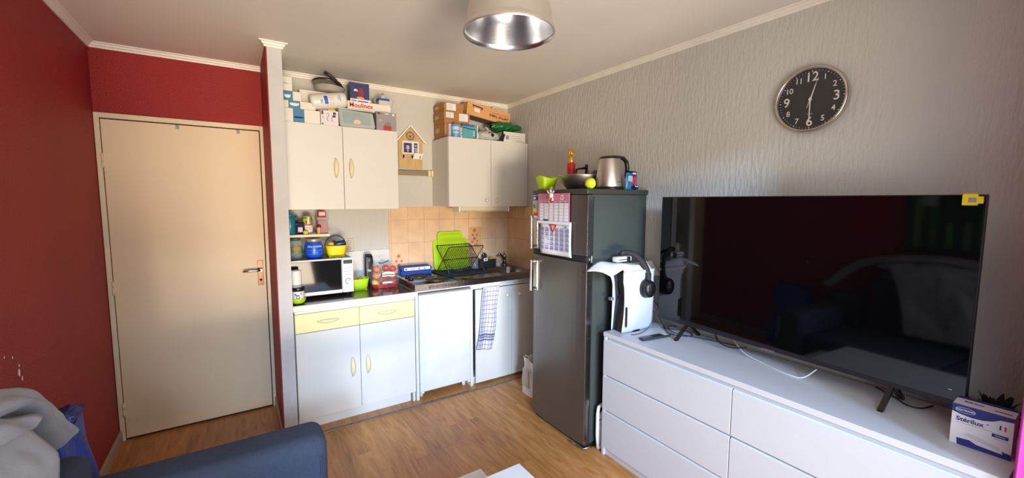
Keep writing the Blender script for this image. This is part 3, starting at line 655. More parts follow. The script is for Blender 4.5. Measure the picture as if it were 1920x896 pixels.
b = B(); b.lathe([(0, 0), (.090, 0), (.092, .006), (.090, .018), (.084, .020), (0, .020)], black, (*kc, FT), 48); b.done('base', t)
b = B(); b.lathe([(.086, .018), (.0875, .03), (.086, .06), (.078, .14), (.068, .196), (.067, .200)], steel, (*kc, FT), 56)
b.prism([(-.018, -.016), (.018, -.016), (0, .016)], .035, steel, TM((kc[0]-.066, kc[1], FT+.178), (0, 1, 0), (.3, 0, 1))); b.done('kettle_body', t)
b = B(); b.lathe([(.069, .198), (.068, .206), (.05, .215), (.02, .219), (0, .219)], black, (*kc, FT), 40); b.done('lid', t)
b = B(); b.tube([(kc[0]+.02, kc[1], FT+.212), (kc[0]+.07, kc[1], FT+.214), (kc[0]+.125, kc[1], FT+.210), (kc[0]+.157, kc[1], FT+.188), (kc[0]+.168, kc[1], FT+.15), (kc[0]+.163, kc[1], FT+.10), (kc[0]+.160, kc[1], FT+.082)], .013, black, 12, rr=[.011, .012, .0135, .0145, .0145, .013, .009]); b.tube([(kc[0]+.078, kc[1], FT+.150), (kc[0]+.098, kc[1], FT+.146), (kc[0]+.104, kc[1], FT+.135)], .004, black); b.done('handle', t)
b = B(); b.rect(-.022, .022, -.0016, .0016, ink, FRONT(kc[0], kc[1]-.0878, FT+.048), .0008); b.done('brand_mark', t)
t = thing('saucepan', 'small saucepan with a black handle behind the kettle', 'saucepan', (-.075, -1.275, FT)); pc = (-.075, -1.275)
b = B(); b.lathe([(0, .002), (.05, .002), (.056, .008), (.057, .150), (.060, .154), (.058, .156), (.054, .150), (.053, .01), (0, .006)], steel, (*pc, FT), 36); b.done('pan_body', t)
b = B(); b.tube([(pc[0]-.056, pc[1], FT+.170), (pc[0]-.075, pc[1], FT+.168), (pc[0]-.13, pc[1], FT+.160), (pc[0]-.150, pc[1], FT+.155), (pc[0]-.155, pc[1], FT+.135)], .007, black, rr=[.014, .009, .007, .007, .007]); b.box(pc[0]-.062, pc[0]-.046, pc[1]-.01, pc[1]+.01, FT+.12, FT+.195, black, .004); b.done('handle', t)
b = B(); b.box(-.188, -.155, -1.222, -1.200, FT, FT+.125, pm('pale_blue_carton', (120, 160, 196), .5), .003); b.cyl((-.171, -1.211, FT+.125), .009, .014, pm('orange_cap', (222, 140, 96), .5), seg=14); tag(b.done('small_bottle'), 'small pale blue bottle behind the bowl beside the saucepan', 'bottle')
def pouch(name, label, x0, x1, y, z0, z1, m, prints, rz=0, cat='packet', lean=0):
    t = thing(name, label, cat, ((x0+x1)/2, y, z0), rz, local=True)
    W, H = x1-x0, z1-z0; b = B()
    b.grid(lambda u, v: Vector(((u-.5)*W*(1-.03*math.sin(v*9)), -.012*(math.sin(PI*u)*math.sin(PI*min(1, v*1.15)))**.6*1.0 if math.sin(PI*u)*math.sin(PI*min(1, v*1.15)) > 0 else 0, v*H)) + Vector((0, lean*v, 0)), 14, 14, m)
    b.grid(lambda u, v: Vector(((u-.5)*W*(1-.03*math.sin(v*9)), .010*(max(0, math.sin(PI*u)*math.sin(PI*min(1, v*1.15))))**.6, v*H)) + Vector((0, lean*v, 0)), 14, 14, m)
    b.done('packet_body', t)
    for pn, (a, c, e, f, pmat) in enumerate(prints):
        b = B(); b.rect(a*W-W/2, c*W-W/2, e*H, f*H, pmat, FRONT(0, -.0125+lean*(e+f)/2, 0), .0008); b.done('printed_panel', t)
    return t
pouch('packet', 'teal and white packet leaning against the kettle below its handle', -.214, -.160, -1.728, FT, FT+.118, pm('teal_foil', (30, 110, 170), .3), [(.1, .9, .45, .75, pm('pale_print', (150, 190, 210), .4))])
pouch('packet', 'violet blister packet beside the wall on the fridge', -.158, -.066, -1.690, FT, FT+.122, pm('violet_foil', (52, 44, 168), .3), [(.12, .88, .20, .72, pm('violet_blister', (112, 104, 196), .25)), (.4, .75, .84, .93, paper)])
t = thing('key_ring_toy', 'small red and black toy with silver parts in front of the violet packet', 'toy', (-.122, -1.705, FT))
b = B(); b.ball((-.145, -1.722, FT+.054), .024, redpl, (1, .7, 1)); b.ball((-.118, -1.712, FT+.075), .014, redpl); b.done('red_body', t)
b = B(); b.ball((-.134, -1.708, FT+.030), .017, black); b.tube([(-.14, -1.708, FT+.012), (-.155, -1.712, FT+.008)], .006, black); b.done('black_body', t)
b = B(); b.tube([(-.125, -1.722, FT+.034), (-.108, -1.726, FT+.016), (-.094, -1.724, FT+.008)], .0065, chrome); b.ball((-.098, -1.722, FT+.024), .009, chrome); b.done('silver_limb', t)
# ---- floor things near the fridge
t = thing('paper_bag', 'crumpled white carrier bag on the floor behind the tall fridge', 'bag', (-.36, -.93, 0))
b = B()
def bagf(u, v):
    a = u*2*PI; k = 1/max(abs(math.cos(a)), abs(math.sin(a)))**.6; r = 1 - .10*v; nz_ = .012*math.sin(5*a+v*7)*v
    return Vector((-.345+(.065*r+nz_)*math.cos(a)*k, -.93+(.09*r+nz_)*math.sin(a)*k, .30*v+.012*math.sin(3*a)*v**4))
b.grid(bagf, 40, 12, paper); b.box(-.40, -.29, -1.01, -.85, 0, .003, paper, .001); b.done('bag_body', t)
b = B(); b.rect(-.05, .03, .05, .20, pm('grey_bag_print', (186, 180, 176), .7), LEFTW(-.418, -.93, .02), .001); b.tube([(-.40, -.90, .29), (-.405, -.90, .325), (-.405, -.95, .325), (-.40, -.955, .29)], .004, paper); b.done('handle', t)
t = thing('folding_step', 'white folded plastic step slotted between the fridge and the dresser', 'step stool', (-.43, -1.778, 0))
b = B(); wp = pm('white_plastic', (224, 224, 228), .4)
b.tube([(-.462, -1.778, .012), (-.470, -1.778, .10), (-.470, -1.778, .24), (-.462, -1.778, .28), (-.44, -1.778, .288), (-.30, -1.778, .288)], .011, wp, 10)
b.tube([(-.462, -1.778, .012), (-.30, -1.778, .012)], .011, wp, 10)
b.box(-.46, -.20, -1.786, -1.770, .20, .24, wp, .004); b.box(-.46, -.20, -1.784, -1.772, .03, .19, wp, .003); b.done('frame', t)

# ================================================================ DRESSER
DT = .78
t = thing('chest_of_drawers', 'long white six-drawer chest under the television', 'dresser', (-.477, -1.818, 0), -.0186, local=True)
dw = pm('white_foil_dresser', (199, 200, 206), .38, bump=(300, .01, (1, 1, 1)), var=(3, .01, (1, 1, 1)))
Lr, Dp = 1.60, .448
# local: +x towards the wall, -y towards the camera
b = B(); b.box(0, Dp, -Lr, 0, DT-.026, DT, dw, .0015); b.done('top', t)
b = B(); b.box(.003, .021, -.020, -.002, .0, DT-.026, dw, .001); b.box(.021, Dp, -.018, -.002, .03, DT-.026, dw, .001); b.box(.021, Dp, -Lr+.002, -Lr+.018, 0, DT-.026, dw, .001)
b.box(.021, Dp, -Lr/2-.008, -Lr/2+.008, .04, DT-.026, dw); b.box(Dp-.01, Dp, -Lr+.01, -.01, .04, DT-.026, dw); b.box(.022, .05, -Lr+.01, -.01, .0, .07, dw, .001)
for z in (.300, .520): b.box(.018, .06, -Lr+.018, -.018, z-.02, z+.012, dw)
b.box(.016, .03, -Lr+.018, -.026, DT-.06, DT-.026, dw); b.done('carcass', t)
for k in range(2):
    for z0, z1 in ((.052, .283), (.298, .503), (.518, .730)):
        y0 = -.002 - k*Lr/2; b = B(); b.box(.0, .017, y0-Lr/2+.003, y0-.001, z0, z1, dw, .0015)
        d = b.done('drawer', t)
        b = B(); b.box(.004, .017, y0-Lr/2+.006, y0-.004, z1, z1+.006, pm('grip_groove_white', (206, 216, 222), .4)); b.done('grip_edge', d)
DM = Matrix.Translation((-.477, -1.818, 0)) @ Matrix.Rotation(-.0186, 4, 'Z')
# ================================================================ TELEVISION
ty0, ty1, tx0, tx1, tz0, tz1 = -1.965, -3.285, -.160, -.235, .857, 1.597
tw = math.hypot(ty1-ty0, tx1-tx0); trz = math.atan2(tx0-tx1, -(ty1-ty0))   # small turn
t = thing('television', 'large black flat-screen television standing on the white dresser', 'television', (tx0, ty0, DT), -trz, local=True)
H0, H1 = tz0-DT, tz1-DT
scr = pm('dark_glossy_screen', (6, 6, 8), .045, 0, bump=(3, .0, (1, 1, 1)), spec=.55)
b = B(); b.box(.003, .022, -tw, 0, H0, H1, black, .002); b.box(.022, .055, -tw+.16, -.16, H0+.03, H0+.42, blackm, .012); b.done('casing', t)
b = B(); b.box(.0, .0032, -tw+.004, -.004, H0+.020, H1-.004, scr); b.done('screen', t)
b = B(); b.box(-.001, .010, -tw+.001, -.001, H0, H0+.020, pm('dark_bezel', (44, 38, 42), .25, .4), .001); b.box(-.004, .0, -tw/2-.03, -tw/2+.03, H0-.004, H0+.004, pm('bezel_logo_bar', (140, 120, 130), .3, .6), .001); b.done('bezel', t)
for yy in (-.20, -tw+.20):
    b = B(); yt = .03 if yy > -.5 else -.03
    b.prism([(.010, H0+.01), (.034, H0+.01), (-.070, .0), (-.088, .0), (-.086, .008)], .016, black, TM((0, yy+.008, 0), (1, 0, 0), (0, 0, 1)))
    b.prism([(.010, H0+.01), (.034, H0+.01), (.128, .008), (.130, .0), (.112, .0)], .016, black, TM((0, yy+.008, 0), (1, 0, 0), (0, 0, 1))); b.done('foot', t)
b = B(); b.box(-.0035, .0, -tw+.035, -tw+.045, H0+.055, H0+.059, chrome); b.done('indicator', t)
b = B(); b.box(-.008, -.001, -.018, .020, -.036, .0, yellow, .002); b.box(-.008, .0, -.030, -.016, -.030, -.006, yellow, .002); b.box(-.009, -.0075, -.014, .005, -.026, -.010, pm('silver_label', (180, 180, 184), .35, .6)); b.box(-.004, .006, -.015, .018, -.002, .003, yellow)
o = b.done('screen_tag'); o.location = (tx1-.004, ty1+.036, tz1-.001); o.rotation_euler = (0, 0, -trz); tag(o, 'yellow plastic tag clipped to the upper right corner of the television', 'tag')
# ---- games console
t = thing('game_console', 'white and black game console standing upright beside the fridge', 'game console', (-.285, -1.865, DT))
cwh = pm('console_white', (196, 200, 212), .45)
def plate(yc, sgn):
    b = B()
    def f(u, v):
        # u along x (front -> back), v up; plate flares at top front
        x = -.418 + u*.262 - .030*max(0, v-.75)*4*(1-u)*.6 + .012*math.sin(v*PI)*(1-u); z = DT+.004+v*.372
        bow = .006*math.sin(v*PI)*1.0 + .020*max(0, v-.82)/.18*(.4+.6*(1-u)); return Vector((x, yc + sgn*bow - sgn*.012*(1-u)**6, z))
    b.grid(f, 16, 24, cwh)
    return b
pl1 = plate(-1.918, -1).done('side_panel', t, solid=.004); plate(-1.812, 1).done('side_panel', t, solid=.004)
b = B(); b.prism([(-.405, DT+.006), (-.160, DT+.006), (-.160, DT+.368), (-.400, DT+.360), (-.378, DT+.19)], .090, pm('gloss_black_core', (12, 12, 18), .12), TM((0, -1.820, 0), (1, 0, 0), (0, 0, 1)), .004); b.done('core', t)
b = B(); b.box(-.404, -.401, -1.930, -1.9225, DT+.04, DT+.165, blackm, .001); b.done('disc_slot', pl1)
b = B(); b.box(-.4, -.388, -1.9235, -1.9215, DT+.045, DT+.16, blackm); b.done('slot_edge', pl1)
b = B(); b.lathe([(0, 0), (.075, 0), (.078, .004), (.075, .010), (.02, .012), (0, .012)], black, (-.30, -1.87, DT-.0005), 40, sy=.72); b.done('stand', t)
b = B(); b.box(-.425, -.398, -1.826, -1.800, DT+.185, DT+.205, pm('smoky_clip', (110, 112, 120), .3), .004); b.done('clip', t)
# paper draped over the console
b = B()
def drape(u, v):
    x = -.60 + .42*u + .05*v*(1-u); y = -1.785 - .150*v; z = DT+.400 + .006*math.sin(v*PI) + .028*math.sin(min(1, u*1.6)*PI)*(1-v) - .10*max(0, .25-u) + .004*math.sin(u*11+v*4) - .045*max(0, v-.70)*3*(1 if u > .3 else .2)
    return Vector((x, y, z))
b.grid(drape, 24, 10, paper); tag(b.done('paper_sheet', solid=.0012), 'white paper sheet lying bent across the top of the console', 'paper')
b = B(); b.grid(lambda u, v: Vector((-.145+.125*u, -1.80-.075*v, DT+.40-.080*v-.012*u*v)), 10, 10, paper); b.box(-.05, -.03, -1.803, -1.80, DT, DT+.398, paper)
tag(b.done('card_sheet', solid=.0015), 'white card tilted at the back of the console beside the television edge', 'card')
t = thing('camera_bracket', 'small white bracket with a black clip on top of the paper sheet', 'bracket', (-.40, -1.865, DT+.418))
b = B(); b.box(-.455, -.33, -1.895, -1.850, DT+.432, DT+.462, pm('bracket_white', (214, 214, 220), .5), .008, 3); b.box(-.445, -.36, -1.897, -1.894, DT+.443, DT+.448, blackm); b.done('bracket_body', t)
b = B(); b.box(-.375, -.352, -1.905, -1.893, DT+.424, DT+.462, black, .003); b.done('clip', t)
# headphones
t = thing('headphones', 'black over-ear headphones hung over the console', 'headphones', (-.24, -1.87, DT+.4))
b = B(); hp = []; hx, hy = -.245, -1.865
for k in range(19):
    a = PI*k/18; hp.append(Vector((-.40+.17*(1-math.cos(a))*.5+ .0*k, 0, 0)))
arc = [(-.395, -1.865, DT+.478), (-.36, -1.868, DT+.482), (-.32, -1.880, DT+.476), (-.285, -1.895, DT+.458), (-.255, -1.910, DT+.425), (-.236, -1.925, DT+.385), (-.228, -1.938, DT+.345), (-.235, -1.946, DT+.31), (-.248, -1.950, DT+.28)]
b.tube(arc, .010, blackm, 10, rr=[.014, .016, .018, .019, .020, .020, .019, .016, .012], flat=.55)
arc2 = [(-.395, -1.865, DT+.478), (-.385, -1.842, DT+.474), (-.345, -1.815, DT+.462), (-.30, -1.795, DT+.43), (-.27, -1.783, DT+.38), (-.262, -1.779, DT+.33), (-.264, -1.778, DT+.29)]
b.tube(arc2, .009, blackm, 10, flat=.55); b.done('headband', t)
for y, x, zz, s in ((-1.962, -.243, DT+.262, -1), (-1.776, -.264, DT+.28, 1)):
    b = B(); Mh = TM((x, y, zz), (1, 0, 0), (0, 0, 1)) if s < 0 else TM((x, y, zz), (-1, 0, 0), (0, 0, 1))
    b.lathe([(0, .018), (.025, .016), (.034, .008), (.036, 0), (.034, -.006), (.038, -.012), (.039, -.022), (.030, -.028), (.018, -.024), (0, -.022)] if s < 0 else [(0, .010), (.025, .010), (.034, .004), (.036, 0), (.034, -.004), (.036, -.010), (.030, -.014), (0, -.014)], black, M=Mh @ Matrix.Scale(1.28, 4), seg=32, sy=1.15); b.done('ear_cup', t)
# wires
def wire(name, label, pts, r, m, n=8):
    P = [Vector(p) for p in pts]; out = []
    for i in range(len(P)-1):
        p0, p1, p2, p3 = P[max(i-1, 0)], P[i], P[i+1], P[min(i+2, len(P)-1)]
        for k in range(n):
            t_ = k/n; out.append(.5*((2*p1)+(p2-p0)*t_+(2*p0-5*p1+4*p2-p3)*t_*t_+(3*p1-p0-3*p2+p3)*t_**3))
    out.append(P[-1]); b = B(); b.tube(out, r, m, 6); return tag(b.done(name), label, 'cable')
zt = DT+.003
wire('cable', 'black cable curving in front of the console base', [(-.39, -1.955, zt), (-.34, -1.968, zt), (-.26, -1.955, zt+.003), (-.20, -1.935, zt+.012), (-.16, -1.935, zt+.05), (-.145, -1.93, zt+.09), (-.13, -1.90, zt+.10)], .002, black)
wire('cable', 'black cable looping from the console back down to the dresser', [(-.12, -1.90, zt+.16), (-.10, -1.92, zt+.12), (-.115, -1.95, zt+.05), (-.09, -1.97, zt), (-.05, -1.99, zt+.01), (-.02, -2.0, zt)], .002, black)
wire('cable', 'black cable coiled under the left corner of the television', [(-.07, -1.95, zt+.002), (-.15, -2.02, zt), (-.18, -2.08, zt), (-.15, -2.14, zt), (-.09, -2.16, zt), (-.06, -2.09, zt+.004), (-.13, -2.00, zt+.006), (-.10, -1.96, zt)], .0025, black)
wire('cable', 'black cable trailing behind the left television foot', [(-.05, -1.97, zt), (-.14, -2.04, zt+.006), (-.15, -2.11, zt+.005), (-.10, -2.22, zt), (-.05, -2.4, zt)], .0022, black)
wire('cable', 'white cable drooping under the middle of the television', [(-.10, -2.40, zt+.05), (-.16, -2.50, zt+.010), (-.19, -2.60, zt), (-.215, -2.66, zt), (-.235, -2.74, zt+.0), (-.225, -2.79, zt+.004), (-.17, -2.82, zt+.04)], .0028, pm('white_cable', (226, 226, 232), .4))
wire('cable', 'black cable hanging below the television centre', [(-.10, -2.30, zt+.06), (-.165, -2.36, zt+.035), (-.19, -2.44, zt+.03), (-.17, -2.52, zt+.05)], .0035, black)
wire('cable', 'black cable curl on the dresser left of the printed box', [(-.06, -3.00, zt), (-.12, -3.08, zt), (-.16, -3.12, zt), (-.15, -3.16, zt), (-.08, -3.18, zt)], .003, black)
# remote
t = thing('remote_control', 'slim grey-black remote control lying on the dresser', 'remote', (-.315, -2.068, DT), math.radians(-9), local=True)
b = B(); b.box(-.105, .105, -.022, .022, .001, .016, pm('remote_grey', (52, 56, 66), .3), .006, 3); b.box(-.104, -.06, -.0215, .0215, .002, .0155, pm('remote_silver_end', (120, 124, 134), .3, .4), .006, 3); b.done('remote_body', t)
b = B()
for i in range(9):
    for j in range(3): b.box(-.02+i*.0125, -.012+i*.0125, -.016+j*.0125, -.009+j*.0125, .016, .0175, paper if i > 5 else black, .0006)
b.done('buttons', t)
# gauze box
t = thing('gauze_box', 'white and blue printed dressing box on the right end of the dresser', 'box', (-.363, -3.34, DT))
bxw = pm('box_white_print', (226, 224, 230), .45)
b = B(); b.box(-.363, -.275, -3.407, -3.274, DT, DT+.134, bxw, .0012)
M0 = LEFTW(-.3632, -3.274, DT)
b.prism([(0, .134), (.133, .134), (.133, .122), (.110, .122), (.09, .112), (.07, .108), (.05, .109), (.022, .116), (0, .120)], .0006, navy, M0)
b.prism([(0, .134), (0, .108), (.02, .102), (.045, .099), (.07, .101), (.09, .108), (.105, .118), (.133, .121), (.133, .134)], .0005, navy, M0)
b.prism([(.018, .0), (.133, 0), (.133, .018), (.113, .021), (.116, .012), (.06, .016), (.045, .024), (.016, .021)], .0006, navy, M0)
pts = [(.030+.022*math.cos(k*PI/16), .117+.0085*math.sin(k*PI/16)) for k in range(32)]
b.tube([M0 @ Vector((x, z, .0008)) for x, z in pts], .0006, paper, 5, closed=True); b.text('HARTMANN', .0072, paper, M0 @ Matrix.Translation((.030, .117, .0010)), bold=.0002)
b.text('Stérilux', .0195, navy, M0 @ Matrix.Translation((.041, .086, .0004)), bold=.0004); b.text('®', .006, navy, M0 @ Matrix.Translation((.080, .092, .0004)))
b.rect(.012, .092, .0735, .0742, gl, M0, .0005)
b.text('1', .018, navy, M0 @ Matrix.Translation((.106, .094, .0004)), bold=.001); b.rect(.1105, .113, .087, .101, paper, M0, .0006); b.rect(.114, .118, .087, .101, pm('box_red_print', (206, 60, 80), .5), M0, .0006)
b.rect(.090, .124, .060, .071, navy, M0, .0006); b.rect(.096, .118, .064, .067, pm('box_pale_print', (170, 170, 214), .5), M0, .0009); b.rect(.094, .122, .054, .0555, pm('box_pale_print', (170, 170, 214), .5), M0, .0005)
b.prism([(.030, .036), (.06, .030), (.10, .022), (.112, .020), (.105, .030), (.06, .044), (.04, .046)], .0004, pm('box_gauze_print', (206, 204, 216), .5), M0)
b.done('carton', t)
b = B(); MT = TM((-.363, -3.274, DT+.1341), (0, -1, 0), (1, 0, 0)); 
b.rect(.0, .133, .066, .088, navy, MT @ Matrix.Scale(-1, 4, (0, 0, 1)) if False else TM((-.363, -3.274, DT+.1341), (0, -1, 0), (1, 0, 0)), .0005)
b.text('Stérilux', .014, navy, MT @ Matrix.Translation((.042, .040, .0003)), bold=.0004); b.rect(.088, .124, .024, .030, navy, MT, .0006); b.done('printed_top', t)
# dried plant in a small bowl
t = thing('dried_plant', 'dark dried plant in a small terracotta dish behind the printed box', 'plant', (-.13, -3.335, DT))
b = B(); b.lathe([(0, .004), (.04, .004), (.062, .03), (.066, .056), (.060, .056), (.055, .03), (.035, .010), (0, .010)], pm('terracotta', (168, 110, 72), .8), (-.13, -3.335, DT), 30); b.done('dish', t)
b = B(); lfm = pm('dark_dried_leaf', (30, 30, 28), .8); rnd = random.Random(4)
for k in range(46):
    a = rnd.uniform(0, 2*PI); el = rnd.uniform(.1, 1.3); L = rnd.uniform(.05, .085); d = Vector((math.cos(a)*math.cos(el), math.sin(a)*math.cos(el), math.sin(el))); s_ = d.cross(Vector((0, 0, 1))).normalized(); p = Vector((-.13, -3.335, DT+.045))+d*.02; wd = rnd.uniform(.008, .014); c_ = Vector((0, 0, -.012))
    b.grid(lambda u, v: p + d*(L*u) + s_*((v-.5)*2*wd*math.sin(PI*min(1, u*.9+.08))) + c_*(u*u) + Vector((0, 0, .004*math.sin(u*8))), 5, 2, lfm)
b.done('leaves', t)
# curtain
t = thing('curtain', 'magenta curtain hanging at the far right edge beside the dresser', 'curtain', (-.28, -3.47, 2.3))
cm = pm('magenta_cotton', (196, 70, 160), .85, bump=(200, .2, (1, 1, 1)))
b = B(); b.grid(lambda u, v: Vector((-.535+.53*u, -3.462 + .030*math.sin(u*2*PI*4.2+.9) + .004*math.sin(v*6+u*9), .03+2.25*v)), 90, 12, cm); b.done('curtain_cloth', t, solid=.002)
b = B(); b.cyl((-2.9, -3.462, 2.315), .012, 2.89, whitew, 'x', seg=14); tag(b.done('curtain_rail'), 'white curtain rail above the window bay', 'curtain rail')

# ================================================================ CLOCK
t = thing('wall_clock', 'round black wall clock with a silver rim on the grey wall', 'clock', (0, -2.663, 2.052))
MC = LEFTW(0, -2.663, 2.052); R = .153
b = B(); b.lathe([(0, .001), (R-.01, .001), (R, .004), (R+.002, .014), (R-.002, .030), (R-.008, .034), (R-.013, .032), (R-.015, .022)], pm('clock_rim_silver', (206, 196, 186), .22, .9), M=MC, seg=96); b.done('rim', t)
b = B(); b.cyl((0, 0, .004), R-.014, .010, pm('clock_face_black', (8, 8, 10), .4), seg=72, M=MC); b.done('face', t)
num = pm('clock_numeral_silver', (224, 214, 208), .4); b = B()
for h in range(1, 13):
    a = math.radians(90-30*h); big = h in (3, 6, 9, 12); r = .103 if big else .108
    b.text(str(h), .060 if big else .036, num, MC @ Matrix.Translation((r*math.cos(a), r*math.sin(a), .0145)), bold=.0004 if big else .0002, sx=.95)
b.done('numerals', t)
b = B()
for k in range(60):
    a = math.radians(6*k); M2 = MC @ Matrix.Rotation(a, 4, 'Z'); mj = k % 5 == 0; b.box(.128, .134, -.0022 if mj else -.0006, .0022 if mj else .0006, .0142, .0148, num, M=M2)
b.done('minute_marks', t)
def hand(name, deg, L, wd, tail, z):
    b = B(); M2 = MC @ Matrix.Rotation(math.radians(90-deg), 4, 'Z'); b.prism([(-tail, -wd), (L, -wd*.6), (L, wd*.6), (-tail, wd)], .0012, num, M2 @ Matrix.Translation((0, 0, z))); b.done(name, t)
hand('hour_hand', 15, .070, .0032, .012, .017); hand('minute_hand', 180, .100, .0028, .012, .019); hand('second_hand', 17, .100, .0010, .040, .0215)
b = B(); b.cyl((0, 0, .014), .006, .010, num, seg=20, M=MC); b.rect(-.012, .012, -.067, -.0655, num, MC @ Matrix.Translation((0, 0, .0142)), .0003); b.done('centre_cap', t)
b = B(); b.lathe([(0, .0285), (R*.5, .0282), (R-.014, .0262)], pm('clock_glass', (255, 255, 255), .03, alpha=.035, spec=.9), M=MC, seg=64); b.done('glass', t)

# ================================================================ PENDANT LAMP
LC = (-1.415, -2.20); LZ = 2.195
t = thing('pendant_lamp', 'brushed aluminium dome pendant lamp hanging from the ceiling', 'lamp', (LC[0], LC[1], LZ))
alu = pm('brushed_aluminium', (206, 198, 188), .42, .9, bump=(40, .06, (1, 1, 8))); alui = pm('inner_aluminium', (206, 206, 208), .26, 1.0, bump=(60, .05, (1, 1, 8)))
b = B(); b.lathe([(.172, .0), (.174, .003), (.170, .016), (.166, .024), (.164, .030), (.161, .06), (.153, .10), (.138, .14), (.112, .175), (.078, .198), (.045, .210), (.030, .213)], alu, (*LC, LZ), 96)
b.lathe([(.172, .0), (.167, .003), (.164, .02), (.158, .06), (.150, .099), (.135, .138), (.110, .172), (.077, .194), (.045, .206), (.0, .209)], alui, (*LC, LZ), 96); b.done('shade', t)
b = B(); b.lathe([(.030, .211), (.032, .225), (.026, .25), (.012, .262), (0, .262)], alu, (*LC, LZ), 32); b.cyl((*LC, LZ+.155), .018, .05, blackm, seg=20); b.done('socket', t)
b = B(); b.ball((*LC, LZ+.125), .028, pm('opal_bulb', (236, 232, 222), .3), (1, 1, 1.15)); b.done('bulb', t)
b = B(); b.tube([(*LC, LZ+.26), (*LC, ZC-.02)], .004, blackm); b.done('cord', t)
b = B(); b.lathe([(.05, 0), (.048, -.012), (.02, -.024), (0, -.024)], alu, (*LC, ZC), 32); b.done('canopy', t)
# ================================================================ MICROWAVE AND WORKTOP ITEMS
WT = .874; SZ = .925
t = thing('microwave', 'white microwave with a dark glass door on the dark worktop', 'microwave', (-1.81, -.38, WT))
mx0, mx1, mf, mb, mz0, mz1 = -2.024, -1.604, -.380, -.05, .896, 1.152
b = B(); b.box(mx0, mx1, mf+.02, mb, mz0, mz1-.002, pm('microwave_casing', (112, 106, 100), .32, .3), .005); b.done('casing', t)
b = B(); b.box(mx0, -1.682, mf, mf+.018, mz0, mz1, pm('microwave_white', (222, 222, 224), .35), .004); d = b.done('door', t)
b = B(); b.box(mx0+.006, -1.686, mf-.003, mf+.002, mz0+.026, mz1-.010, pm('microwave_glass', (14, 15, 19), .05, spec=.8, bump=(3, 0, (1, 1, 1))), .002); b.done('door_glass', d)
b = B(); b.box(-1.680, mx1, mf, mf+.018, mz0, mz1, pm('microwave_white', (222, 222, 224), .35), .004)
M0 = FRONT(-1.679, mf-.0002, mz0); b.rect(.006, .068, .212, .240, black, M0, .0008)
for z in (.180, .155, .131): b.rect(.012, .062, z, z+.002, ink, M0, .0005); b.rect(.018, .056, z+.008, z+.0095, gl, M0, .0005)
b.rect(.012, .064, .014, .0145, gl, M0, .0005); b.rect(.012, .064, .034, .0345, gl, M0, .0005); b.rect(.012, .0125, .014, .034, gl, M0, .0005); b.rect(.0635, .064, .014, .034, gl, M0, .0005)
b.done('control_panel', t)
b = B(); b.lathe([(0, .012), (.014, .012), (.017, .008), (.018, 0)], pm('microwave_white', (222, 222, 224), .35), M=FRONT(-1.641, mf, mz0+.082), seg=32)
pts = [FRONT(-1.641, mf-.002, mz0+.082) @ Vector((.021*math.cos(a), .021*math.sin(a), 0)) for a in [math.radians(20+k*12) for k in range(22)]]; b.tube(pts, .0014, ink, 5); b.box(-1.642, -1.640, mf-.0135, mf-.011, mz0+.084, mz0+.098, ink); b.done('dial', t)
for x in (-1.99, -1.64):
    for y in (-.34, -.09):
        b = B(); b.cyl((x, y, WT), .012, mz0-WT, blackm, seg=12); b.done('foot', t)
MT_ = mz1-.002
# jar tower at the left
t = thing('lime_bowl', 'small lime green bowl holding a black-lidded jar left of the microwave', 'bowl', (-1.985, -.475, WT))
b = B(); b.lathe([(0, .002), (.026, .002), (.040, .012), (.046, .032), (.0475, .040), (.0455, .040), (.043, .032), (.037, .016), (.024, .007), (0, .007)], lime, (-1.985, -.475, WT), 36); b.done('bowl_body', t)
t = thing('labelled_jar', 'clear jar with black lid and printed label standing in the lime bowl', 'jar', (-1.985, -.475, WT+.014))
jb = (-1.985, -.475); b = B(); b.lathe([(0, .016), (.030, .016), (.034, .022), (.0385, .045), (.0385, .085), (.036, .090)], pm('jar_sleeve_white', (214, 210, 214), .4), (*jb, WT), 36)
for k, (a, z, m_, w_) in enumerate(((-100, .062, ink, .020), (-85, .050, redpl, .008), (-110, .048, navy, .007), (-70, .074, pm('label_rose', (200, 70, 90), .5), .010), (-95, .040, ink, .012), (-120, .070, ink, .010))):
    a = math.radians(a); b.rect(-w_/2, w_/2, -.004, .004, m_, TM((jb[0]+.0386*math.cos(a), jb[1]+.0386*math.sin(a), WT+z), (-math.sin(a), math.cos(a), 0), (0, 0, 1)), .0008)
b.done('jar_body', t)
b = B(); b.cyl((*jb, WT+.089), .0405, .026, black, bev=.003, seg=36); b.done('lid', t)
t = thing('paper_roll', 'short white roll balanced on the black-lidded jar', 'roll', (-1.993, -.470, WT+.115))
b = B(); b.lathe([(.012, 0), (.033, 0), (.0345, .003), (.0345, .108), (.033, .112), (.012, .112), (.012, 0)], pm('ivory_roll', (222, 218, 208), .7), (-1.993, -.470, WT+.115), 36); b.done('roll_body', t)
b = B(); b.lathe([(.0345, .0), (.0352, .001), (.0352, .018), (.0345, .019)], pm('roll_grey_band', (150, 148, 146), .6), (-1.993, -.470, WT+.115), 36); b.done('band', t)
